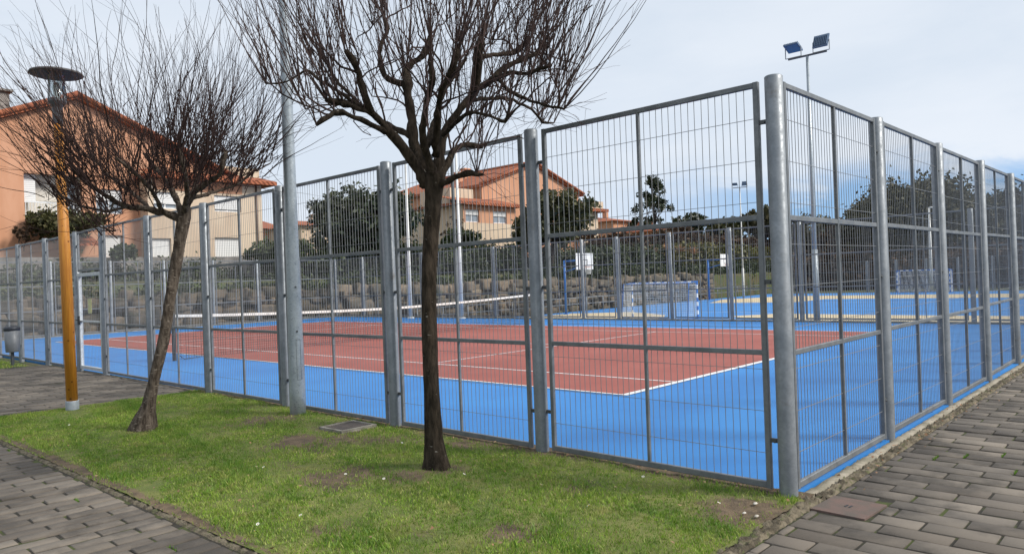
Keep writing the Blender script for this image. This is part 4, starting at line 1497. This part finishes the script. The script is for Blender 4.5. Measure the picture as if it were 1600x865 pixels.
# right hand wood
px_tree('pine_tree', 'broad domed umbrella pine, largest tree beyond the sports court', 1432, 346, 208, 132, 86, 90000, .29, m_leaf_pine, 51, 10, .4, clumps=900, csz=0.17, spread=.6, fill=6, fr=(.93, .9))
px_tree('pine_tree', 'umbrella pine farthest along behind the pavement fence', 1605, 355, 150, 130, 92, 42000, 0.30, m_leaf_pine, 52, 8, .35, clumps=520, csz=0.22, fill=6, fr=(.93, .9))
px_tree('pine_tree', 'small dark pine seen through the gap beside the corner post', 1195, 348, 76, 50, 96, 9000, 0.4, m_leaf_pine, 53, 6, .25, clumps=140, csz=0.26)
px_tree('pine_tree', 'dark pine seen through the first pavement fence panel', 1262, 360, 100, 60, 96, 4500, .34, m_leaf_pine, 54, 6, .25, clumps=70)
px_tree('broadleaf_tree', 'dull brown tree between the small pines and the umbrella pine', 1318, 385, 110, 85, 92, 8000, 0.38, m_leaf_brown, 55, 6, .25, clumps=140, csz=0.26)
px_tree('broadleaf_tree', 'low olive tree behind the distant double floodlight pole', 1130, 362, 80, 44, 92, 6000, 0.34, m_leaf_olive, 56, 6, .2, clumps=110, csz=0.28)
px_tree('broadleaf_tree', 'low dark tree behind the wispy tree on the bank', 1075, 352, 70, 36, 88, 5000, 0.34, m_leaf_dark, 57, 6, .2, clumps=90, csz=0.28)
px_tree('broadleaf_tree', 'tan bare tree on the bank above the nearer goal', 1062, 366, 60, 44, 80, 2500, 0.26, m_leaf_brown, 58, 6, .15, clumps=90, csz=0.26)


def hedge(name, label, x0, x1, y0, y1, zb, zt, n, size, mat, seed, sig=.28):
    r = np.random.default_rng(seed)
    nc = int(max(20, max(x1 - x0, y1 - y0) * 7))
    cx = r.uniform(x0, x1, nc); cy = r.uniform(y0, y1, nc)
    tf = lambda x: zt + .22 * np.sin(x * 1.3 + seed) + .14 * np.sin(x * 3.7 + 2)
    cz = zb + (tf(cx) - zb) * r.random(nc) ** .6
    k = r.integers(0, nc, n)
    P_ = np.stack([cx[k], cy[k], cz[k]], 1) + r.normal(0, sig, (n, 3))
    P_[:, 2] = np.maximum(P_[:, 2], zb)
    u = r.normal(0, 1, (n, 3)); u /= np.linalg.norm(u, axis=1)[:, None]
    v = np.cross(u, r.normal(0, 1, (n, 3))); v /= np.linalg.norm(v, axis=1)[:, None]
    s = size * r.uniform(.6, 1.35, n)[:, None]
    V_ = np.stack([P_ - u * s * .8, P_ + v * s * .5, P_ + u * s * .8, P_ - v * s * .5], 1).reshape(-1, 3)
    root = thing(name, label, 'hedge', ((x0 + x1) / 2, (y0 + y1) / 2, zb))
    V_ = V_ - np.array([(x0 + x1) / 2, (y0 + y1) / 2, zb])
    link('foliage', np_mesh('foliage', V_, np.arange(n * 4).reshape(n, 4), mat), root)
    wide = (x1 - x0) > (y1 - y0)
    ln = (x1 - x0) if wide else (y1 - y0)
    for q in range(max(3, int(ln / 1.7))):
        a = 1.7 * q + .85 - ln / 2 + r.normal(0, .15)
        x, y = (a, r.normal(0, .15)) if wide else (r.normal(0, .3), a)
        hh_ = zt - zb
        st = MB().tube([(0, 0, -.3), (r.normal(0, .1), r.normal(0, .1), hh_ * .5), (r.normal(0, .25), r.normal(0, .2), hh_ * .92)], [.05, .035, .012], 5)
        st.build('stem', m_trunk, root, (x, y, 0))
    return root


hedge('hedge', 'long dark green hedge on the bank behind the tennis end stone wall', 15.5, 36, 34.6, 36.2, 1.9, 3.75, 26000, .16, m_leaf_hedge, 61)
hedge('hedge', 'dark hedge on the bank behind the first basketball hoop', 36.2, 56, 34.2, 36.0, 1.7, 3.7, 20000, .18, m_leaf_hedge, 62)
hedge('hedge', 'yellowing hedge on the bank between the nearer goal and the second hoop', 55, 76, 33.6, 35.2, 1.4, 3.9, 17000, .20, m_leaf_yel, 63)
hedge('hedge', 'ragged ground shrubs growing along the top of the stone wall', -6, 34, 32.7, 33.5, 1.2, 1.75, 11000, .13, m_leaf_hedge, 64)
hedge('hedge', 'tangled dark thicket below the umbrella pines at the end of the sports court', 88.5, 92.5, -12, 52, -.8, 5.0, 72000, .40, m_leaf_pine, 65, .75).rotation_euler = (0, 0, 0)
hedge('hedge', 'brown bramble thicket in front of the dark pines at the far court end', 80, 83, -12, 46, -.8, 2.6, 22000, .34, m_leaf_brown, 69, .6)
hedge('hedge', 'dull brown thicket on the slope behind the yellowing hedge', 52, 88, 38, 42, 3.0, 5.4, 16000, .26, m_leaf_brown, 66)
hedge('hedge', 'dark ivy thicket on the bank above the low railing', 34, 76, 32.8, 33.6, 1.1, 2.1, 16000, .17, m_leaf_hedge, 67)
hedge('hedge', 'low green shrubs hanging before the tall concrete wall', -4, 15, 36.2, 36.9, 2.2, 2.75, 6000, .13, m_leaf_hedge, 68)

for i, (px, py) in enumerate(((1008, 390), (1040, 386), (1062, 388), (1084, 391), (1024, 393))):
    c = atD(px, py + 6, 68)
    g = thing('dry_plant', 'fan of tan dry sword leaves above the dark hedge', 'plant', tuple(c), 0, 'tan dry plants above the hedge')
    r = np.random.default_rng(90 + i)
    m_ = MB()
    for k in range(46):
        d = r.normal(0, 1, 3); d[2] = abs(d[2]) + .3; d /= np.linalg.norm(d)
        ln = r.uniform(.5, 1.1); s_ = np.cross(d, (0, 0, 1)); s_ /= np.linalg.norm(s_) + 1e-6
        m_.poly([tuple(-s_ * .05), tuple(d * ln * .55 + s_ * -.06 + np.array([0, 0, .02])), tuple(d * ln + np.array([0, 0, -.15])), tuple(d * ln * .55 + s_ * .06), tuple(s_ * .05)])
    m_.build('foliage', m_leaf_tan, g)
    MB().tube([(0, 0, -.9), (0, 0, .1)], .07, 6).build('stem', m_trunk, g)

# ------------------------------------------------------------------ stone wall, railing, concrete wall
r = np.random.default_rng(77)
V, Fq = [], []


def add_stone(cx, cy, cz, sx, sy, sz):
    q = np.linspace(-1, 1, 4)
    pts = {}
    base = len(V)
    jit = r.normal(0, .055, 8)
    ang = r.normal(0, .10)

    def vid(i, j, k):
        key = (i, j, k)
        if key not in pts:
            p = np.array([q[i], q[j], q[k]])
            nrm = np.linalg.norm(p)
            p = p * (1 - .12) + p / nrm * 1.25 * .12
            p = p + r.normal(0, .075, 3)
            x, z = p[0] * sx, p[2] * sz
            pts[key] = len(V)
            V.append((cx + x * math.cos(ang) - z * math.sin(ang), cy + p[1] * sy, cz + x * math.sin(ang) + z * math.cos(ang)))
        return pts[key]
    for a in range(3):
        for b_ in range(3):
            for f_ in (0, 3):
                for ax in range(3):
                    def mk(u, v_):
                        w_ = [0, 0, 0]; o_ = [x for x in range(3) if x != ax]
                        w_[ax] = f_; w_[o_[0]] = u; w_[o_[1]] = v_
                        return vid(*w_)
                    quad = [mk(a, b_), mk(a + 1, b_), mk(a + 1, b_ + 1), mk(a, b_ + 1)]
                    Fq.append(tuple(quad if (f_ == 3) == (ax != 1) else quad[::-1]))


def stone_run(label, x0, x1, y, z0, z1):
    V.clear(); Fq.clear()
    z = z0
    while z < z1 - .1:
        hgt = r.uniform(.24, .50)
        x = x0 + r.uniform(-.3, 0)
        while x < x1:
            ln = r.uniform(.3, 1.1) if r.random() < .7 else r.uniform(.2, .4)
            add_stone(x + ln / 2, y + r.normal(0, .13), z + hgt / 2 + r.normal(0, .09), ln * .5, r.uniform(.36, .5), hgt * r.uniform(.48, .75))
            x += ln * .96
        z += hgt * .97
    o = link('stone_wall', np_mesh('stone_wall', V, Fq, m_stone))
    return tag(o, label, 'wall')


stone_run('rough boulder wall behind the end fence of the tennis court', -8, 22, 32.15, -.1, 1.45)
stone_run('rough boulder wall along the lower sports court behind the first hoop', 22.2, 58, 31.75, -1.0, 1.1)
tag(MB().box((-14, 37.0, 2.2), (16.5, 37.25, 3.42)).build('concrete_wall', m_greyw), 'long weathered concrete wall below the large orange house', 'wall')

rail = thing('railing', 'low grey metal railing in front of the boulder wall by the sports court', 'railing', (22.5, 30.9, BZ))
m_ = MB()
for z_ in (.95, .5):
    m_.tube([(0, 0, z_), (46, 0, z_)], .025, 8)
m_.build('rail', m_post, rail)
pm = MB().tube([(0, 0, -.1), (0, 0, .98)], .03, 8).mesh('post', m_post)
for k in range(24):
    link('post', pm, rail, (k * 2.0, 0, 0))

P = atD(1191, 437, 78)
sg = thing('sign_board', 'small white board on a post seen beside the corner post', 'sign', (P[0], P[1], ground_at(P[0], P[1])))
MB().tube([(0, 0, -.1), (0, 0, P[2] + 1.4)], .04, 8).build('post', m_dark, sg)
o = MB().box((-.02, -.28, P[2] + .5), (.02, .28, P[2] + 1.4)).build('panel', m_white, sg, (-.065, 0, 0))


# ------------------------------------------------------------------ houses
def wall_holes(m_, x0, x1, z0, z1, y, holes, depth=.25, mi=0):
    """front face (towards -Y) of a wall with rectangular openings and their reveals"""
    xs_ = sorted({x0, x1, *[h[0] for h in holes], *[h[1] for h in holes]})
    zs_ = sorted({z0, z1, *[h[2] for h in holes], *[h[3] for h in holes]})
    for i in range(len(xs_) - 1):
        for j in range(len(zs_) - 1):
            cx, cz = (xs_[i] + xs_[i + 1]) / 2, (zs_[j] + zs_[j + 1]) / 2
            if any(h[0] < cx < h[1] and h[2] < cz < h[3] for h in holes):
                continue
            m_.poly([(xs_[i], y, zs_[j]), (xs_[i + 1], y, zs_[j]), (xs_[i + 1], y, zs_[j + 1]), (xs_[i], y, zs_[j + 1])], mi)
    for h in holes:
        a, b_, c, d = h
        m_.poly([(a, y, c), (a, y, d), (a, y + depth, d), (a, y + depth, c)], mi)
        m_.poly([(b_, y, c), (b_, y + depth, c), (b_, y + depth, d), (b_, y, d)], mi)
        m_.poly([(a, y, d), (b_, y, d), (b_, y + depth, d), (a, y + depth, d)], mi)
        m_.poly([(a, y, c), (a, y + depth, c), (b_, y + depth, c), (b_, y, c)], mi)


def window(h, y, parent, shutter=0.0, cols=2, depth=.2):
    """frame with panes in the opening h=(x0,x1,z0,z1); shutter = share rolled down"""
    a, b_, c, d = h
    yy = y + depth
    m_ = MB()
    t_ = .07
    m_.box((a, yy - .05, c), (b_, yy + .02, c + t_)); m_.box((a, yy - .05, d - t_), (b_, yy + .02, d))
    m_.box((a, yy - .048, c + t_), (a + t_, yy + .018, d - t_)); m_.box((b_ - t_, yy - .048, c + t_), (b_, yy + .018, d - t_))
    for k in range(1, cols):
        x = a + (b_ - a) * k / cols
        m_.box((x - t_ / 2, yy - .046, c + t_), (x + t_ / 2, yy + .016, d - t_))
    w_ = m_.build('window', m_white, parent)
    MB().box((a + t_, yy - .01, c + t_), (b_ - t_, yy + .01, d - t_)).build('pane', m_pane, w_)
    if shutter > 0:
        MB().box((a + .02, yy - .10, d - (d - c) * shutter), (b_ - .02, yy - .055, d - .01)).build('shutter', m_shut, w_)
    return w_


def rect(px0, py0, px1, py1, y, off):
    A = onY(px0, py0, y); B_ = onY(px1, py1, y)
    C_ = onY(px0, py1, y); D_ = onY(px1, py0, y)
    return (A[0] + C_[0]) / 2 - off[0], (B_[0] + D_[0]) / 2 - off[0], (C_[2] + B_[2]) / 2 - off[2], (A[2] + D_[2]) / 2 - off[2]


# --- house on the left
HY = 39.0
ap = onY(118, 156, HY)
off = np.array([ap[0], HY, 3.2])
h1 = thing('house', 'large orange gabled house with a recessed balcony behind the leaning bare tree', 'house', tuple(off))
zr = onY(300, 250, HY); zl = onY(0, 178, HY)
apz = ap[2] - off[2]
slope = (ap[2] - zr[2]) / (zr[0] - ap[0])
half = 8.2
ez = apz - slope * half
bal = rect(38, 273, 128, 346, HY, off)
win = rect(150, 296, 192, 334, HY, off)
gar = rect(164, 367, 192, 402, HY, off)
m_ = MB()
xr = onY(232, 350, HY)[0] - off[0]
xr_full = half
wall_holes(m_, -half, xr_full, -.4, ez, 0, [bal, win, gar], .25)
m_.poly([(-half, 0, ez), (half, 0, ez), (0, 0, apz)])
m_.poly([(-half, 0, -.4), (-half, 0, ez), (-half, 12, ez), (-half, 12, -.4)])
m_.poly([(half, 0, -.4), (half, 12, -.4), (half, 12, ez), (half, 0, ez)])
m_.poly([(-half, 12, -.4), (-half, 12, ez), (0, 12, apz), (half, 12, ez), (half, 12, -.4)])
m_.build('wall', m_orange, h1)
# balcony: back wall, shutter, railing
a, b_, c, d = bal
m_ = MB(); m_.box((a - .01, .75, c), (b_ + .01, .85, d))
m_.box((a - .06, .251, c - .06), (a - .001, .75, d)); m_.box((b_ + .001, .251, c - .06), (b_ + .06, .75, d)); m_.box((a, .251, d + .001), (b_, .75, d + .06)); m_.box((a, .251, c - .06), (b_, .75, c - .001))
bl = m_.build('balcony', simple('pale_balcony_wall', (.66, .62, .55), .85, 0, (.58, .54, .48), 1.5), h1)
MB().box((a + .02, .3, c + .95), (a + .55, .36, d - .02)).build('shutter', m_shut, bl)
MB().box((b_ - .75, .69, c), (b_ - .1, .749, d - .3)).build('balcony_door', m_pane, bl)
m_ = MB()
m_.box((a, .1, c + .9), (b_, .15, c + .96)); m_.box((a, .1, c + .1), (b_, .15, c + .14))
for k in range(int((b_ - a) / .13)):
    m_.box((a + .06 + k * .13, .11, c + .14), (a + .085 + k * .13, .14, c + .9))
m_.build('railing', m_white, bl)
window(win, 0, h1, .45, 2)
m_ = MB().box((gar[0], .15, gar[2]), (gar[1], .2, gar[3])); m_.build('garage_door', m_shut, h1)
# roof of the gable


def gable_roof(parent, hf, ez_, apz_, y0, y1, th=.22, over=.5):
    sl_ = (apz_ - ez_) / hf
    m_ = MB()
    for s in (-1, 1):
        e = (hf + over)
        ze = apz_ - sl_ * e
        q = [(0, y0, apz_ + .02), (s * e, y0, ze + .02), (s * e, y0, ze + .02 + th), (0, y0, apz_ + .02 + th)]
        m_.prism(q if s > 0 else q[::-1], (0, y1 - y0, 0))
    # row of verge tiles and ridge
    for s in (-1, 1):
        e = hf + over
        m_.tube([(0, y0 - .02, apz_ + th + .03), (s * e, y0 - .02, apz_ - sl_ * e + th + .03)], .13, 8)
    m_.tube([(0, y0, apz_ + th + .05), (0, y1, apz_ + th + .05)], .14, 8)
    return m_.build('roof', m_tile, parent)


rf = gable_roof(h1, half, ez, apz, -.3, 12.3)
ch = onY(22, 166, HY) - off
m_ = MB().box((ch[0] - .55, 3.0, apz - 1.6), (ch[0] + .55, 3.9, apz + .55)); m_.box((ch[0] - .7, 2.85, apz + .65), (ch[0] + .7, 4.05, apz + .75)); m_.box((ch[0] - .45, 3.1, apz + .55), (ch[0] + .45, 3.8, apz + .65))
m_.build('chimney', m_greyw, rf)
# projecting cream block at the right
BY = -1.0
x0 = onY(232, 350, HY + BY)[0] - off[0]; x1 = onY(410, 350, HY + BY)[0] - off[0]
ztop = onY(400, 290, HY + BY)[2] - off[2]
w1 = rect(335, 306, 377, 331, HY + BY, off); w2 = rect(240, 300, 278, 326, HY + BY, off)
d1 = rect(336, 371, 377, 404, HY + BY, off); d2 = rect(238, 372, 268, 404, HY + BY, off)
m_ = MB()
zmid = onY(340, 312, HY + BY)[2] - off[2]
wall_holes(m_, x0, x1, -.4, ztop, BY, [w1, w2, d1, d2], .25)
m_.poly([(x0, BY, -.4), (x0, BY, ztop), (x0, -.003, ztop), (x0, -.003, -.4)])
m_.poly([(x1, BY, -.4), (x1, 8, -.4), (x1, 8, ztop), (x1, BY, ztop)])
m_.poly([(half + .003, 8, -.4), (half + .003, 8, ztop), (x1, 8, ztop), (x1, 8, -.4)])
m_.build('front_block', m_cream, h1)
ob = rect(300, 291, 378, 304, HY + BY, off)
MB().box((x0 + .3, BY - .02, w1[3] + .12), (ob[1], BY - .003, ztop - .02)).build('orange_band', m_orange, h1)
window(w1, BY, h1, .85, 2); window(w2, BY, h1, .7, 2)
for q in (d1, d2):
    MB().box((q[0], BY + .15, q[2]), (q[1], BY + .2, q[3])).build('garage_door', m_shut, h1)
m_ = MB()
e0 = onY(425, 300, HY + BY)[0] - off[0]
m_.prism([(x0 - .3, BY - .6, ztop), (e0, BY - .6, ztop), (e0, 8.4, ztop), (x0 - .3, 8.4, ztop)], (0, 0, .18))
m_.prism([(x0 - .3, BY - .6, ztop + .18), (e0, BY - .6, ztop + .18), (e0 - .5, BY + .5, ztop + .5), (x0 - .3, BY + .5, ztop + .5)], (0, .02, .04))
m_.build('eave', m_tile, h1)
tb = rect(350, 262, 405, 288, HY + 1.5, off)
MB().box((tb[0], 1.5, ztop + .18), (tb[1], 4.5, tb[3])).build('roof_terrace_wall', m_cream, h1)
MB().tube([(x1 - .35, BY - .06, -.3), (x1 - .35, BY - .06, ztop)], .05, 8).build('downpipe', simple('brown_pipe', (.10, .06, .045), .6), h1)
# porch roof
pr = rect(112, 368, 154, 384, HY - 1.2, off)
m_ = MB().prism([(pr[0], -1.4, pr[2]), (pr[0], -.003, pr[3]), (pr[0], -.003, pr[3] + .12), (pr[0], -1.4, pr[2] + .12)], (pr[1] - pr[0], 0, 0))
m_.build('porch_roof', m_tile, h1)

# --- house beyond the court
GY = 42.0
ap = onY(832, 258, GY)
off = np.array([ap[0], GY, ground_at(ap[0], GY)])
h2 = thing('house', 'distant orange house with two white windows and a long tiled gable, beyond the goal', 'house', tuple(off))
apz = ap[2] - off[2]
pr_ = onY(925, 318, GY)
slope = (ap[2] - pr_[2]) / (pr_[0] - ap[0])
half = 6.6
ez = apz - slope * half
m_ = MB()
m_.poly([(-half, 0, -.4), (half, 0, -.4), (half, 0, ez), (0, 0, apz), (-half, 0, ez)])
m_.poly([(-half, 0, -.4), (-half, 0, ez), (-half, 14, ez), (-half, 14, -.4)])
m_.poly([(half, 0, -.4), (half, 14, -.4), (half, 14, ez), (half, 0, ez)])
m_.poly([(-half, 14, -.4), (-half, 14, ez), (0, 14, apz), (half, 14, ez), (half, 14, -.4)])
m_.build('wall', m_orange, h2)
rf = gable_roof(h2, half, ez, apz, -.3, 14.3)
for (cx_, cy_) in ((-2.4, 6.0), (-4.2, 5.0)):
    zc = apz - slope * abs(cx_)
    m_ = MB().box((cx_ - .3, cy_, zc - .3), (cx_ + .3, cy_ + .6, zc + 1.0)); m_.box((cx_ - .38, cy_ - .08, zc + 1.0), (cx_ + .38, cy_ + .68, zc + 1.12))
    m_.build('chimney', m_orange, rf)
BY = -2.4
x0 = onY(724, 340, GY + BY)[0] - off[0]; x1 = onY(806, 340, GY + BY)[0] - off[0]
ztop = onY(760, 322, GY + BY)[2] - off[2]
wa = rect(727.5, 327, 749, 347, GY + BY, off); wb = rect(771, 330, 792, 349, GY + BY, off)
zm = wa[2] - .03
m_ = MB()
wall_holes(m_, x0, x1, zm, ztop, BY, [wa, wb], .22)
m_.poly([(x1, BY, -.4), (x1, -.003, -.4), (x1, -.003, ztop), (x1, BY, ztop)])
m_.build('front_block', m_orange, h2)
m_ = MB().box((x0, BY, -.4), (x1 - .003, BY + .2, zm - .001)); m_.build('cream_base', m_cream, h2)
m_ = MB(); m_.poly([(x0 - .001, BY, -.4), (x0 - .001, BY, ztop), (x0 - .001, 9, ztop), (x0 - .001, 9, -.4)]); m_.build('side_wall', m_cream, h2)
for q in (wa, wb):
    window(q, BY, h2, .42, 2)
m_ = MB()
m_.prism([(x0 - .7, BY - .5, ztop), (x1 + .3, BY - .5, ztop), (x1 + .3, -.003, ztop), (x0 - .7, -.003, ztop)], (0, 0, .16))
m_.prism([(x0 - .7, BY - .5, ztop + .161), (x1 + .3, BY - .5, ztop + .161), (x1 + .3, -.003, ztop + .85), (x0 - .7, -.003, ztop + .85)], (0, 0, .05))
m_.prism([(x0 - .7, .0, ztop), (x0 - .001, .0, ztop), (x0 - .001, 9, ztop), (x0 - .7, 9, ztop)], (0, 0, .16))
m_.build('eave', m_tile, h2)
tb = rect(694, 296, 730, 312, GY + .5, off)
MB().box((tb[0], -.2, ztop + .25), (tb[1], 3.5, tb[3])).build('roof_terrace_wall', m_cream, h2)
# right wing
rx0 = half + .003; e1 = onY(944, 330, GY)[0] - off[0]
zt2 = onY(930, 331, GY)[2] - off[2]
MB().box((rx0, .3, -.4), (max(e1 - .7, rx0 + .6), 9, zt2)).build('side_wing', m_cream, h2)
MB().box((rx0, -.5, zt2 + .001), (e1 + .1, 9.3, zt2 + .3)).build('wing_eave', m_tile, h2)
tb = rect(921, 315, 937, 327, GY + 1.5, off)
MB().box((max(tb[0], rx0), 1.2, zt2 + .301), (tb[1] + .2, 4, tb[3])).build('wing_terrace_wall', m_cream, h2)


def small_house(label, px0, px1, py_eave, py_ridge, py_base, depth, wallm, seed, cream=None):
    A = atD(px0, py_eave, depth); B_ = atD(px1, py_eave, depth)
    y = (A[1] + B_[1]) / 2
    A = onY(px0, py_eave, y); B_ = onY(px1, py_eave, y)
    zr_ = onY((px0 + px1) / 2, py_ridge, y)[2]
    zb = min(onY((px0 + px1) / 2, py_base, y)[2], ground_at(A[0], y)) - .5
    off_ = np.array([(A[0] + B_[0]) / 2, y, zb])
    g = thing('house', label, 'house', tuple(off_))
    hw_ = (B_[0] - A[0]) / 2
    ze = A[2] - zb; zt = zr_ - zb
    dp = 9.0
    wn = [(-hw_ * .55, -hw_ * .2, ze - 1.9, ze - .7), (hw_ * .25, hw_ * .6, ze - 1.9, ze - .7)]
    m_ = MB()
    wall_holes(m_, -hw_, hw_, 0, ze, 0, wn, .2)
    m_.poly([(-hw_, 0, 0), (-hw_, 0, ze), (-hw_, dp, ze), (-hw_, dp, 0)]); m_.poly([(hw_, 0, 0), (hw_, dp, 0), (hw_, dp, ze), (hw_, 0, ze)])
    m_.poly([(-hw_, dp, 0), (-hw_, dp, ze), (hw_, dp, ze), (hw_, dp, 0)])
    m_.build('wall', wallm, g)
    for q in wn:
        window(q, 0, g, .3, 2)
    o_ = .5
    m_ = MB()
    b0 = len(m_.v)
    m_.v += [(-hw_ - o_, -o_, ze), (hw_ + o_, -o_, ze), (hw_ + o_, dp + o_, ze), (-hw_ - o_, dp + o_, ze), (-hw_ * .45, dp * .5, zt), (hw_ * .45, dp * .5, zt)]
    for q in ((0, 1, 5, 4), (1, 2, 5), (2, 3, 4, 5), (3, 0, 4), (3, 2, 1, 0)):
        m_.face([b0 + i for i in q])
    r_ = m_.build('roof', m_tile, g)
    MB().box((hw_ * .2, dp * .5, zt - .4), (hw_ * .2 + .6, dp * .5 + .6, zt + .8)).build('chimney', wallm, r_)
    return g


small_house('small far orange house with hipped tile roof between the concrete wall and the mast', 404, 442, 357, 336, 388, 80, m_orange, 1)
small_house('pale cream far house behind the dark evergreen tree', 470, 560, 352, 340, 384, 78, m_cream, 2)
small_house('far orange roofed house low behind the wispy tree', 958, 1010, 345, 336, 372, 100, m_orange, 3)
small_house('far house with orange roof peeping above the brown slope', 1052, 1080, 358, 347, 380, 96, m_orange, 4)
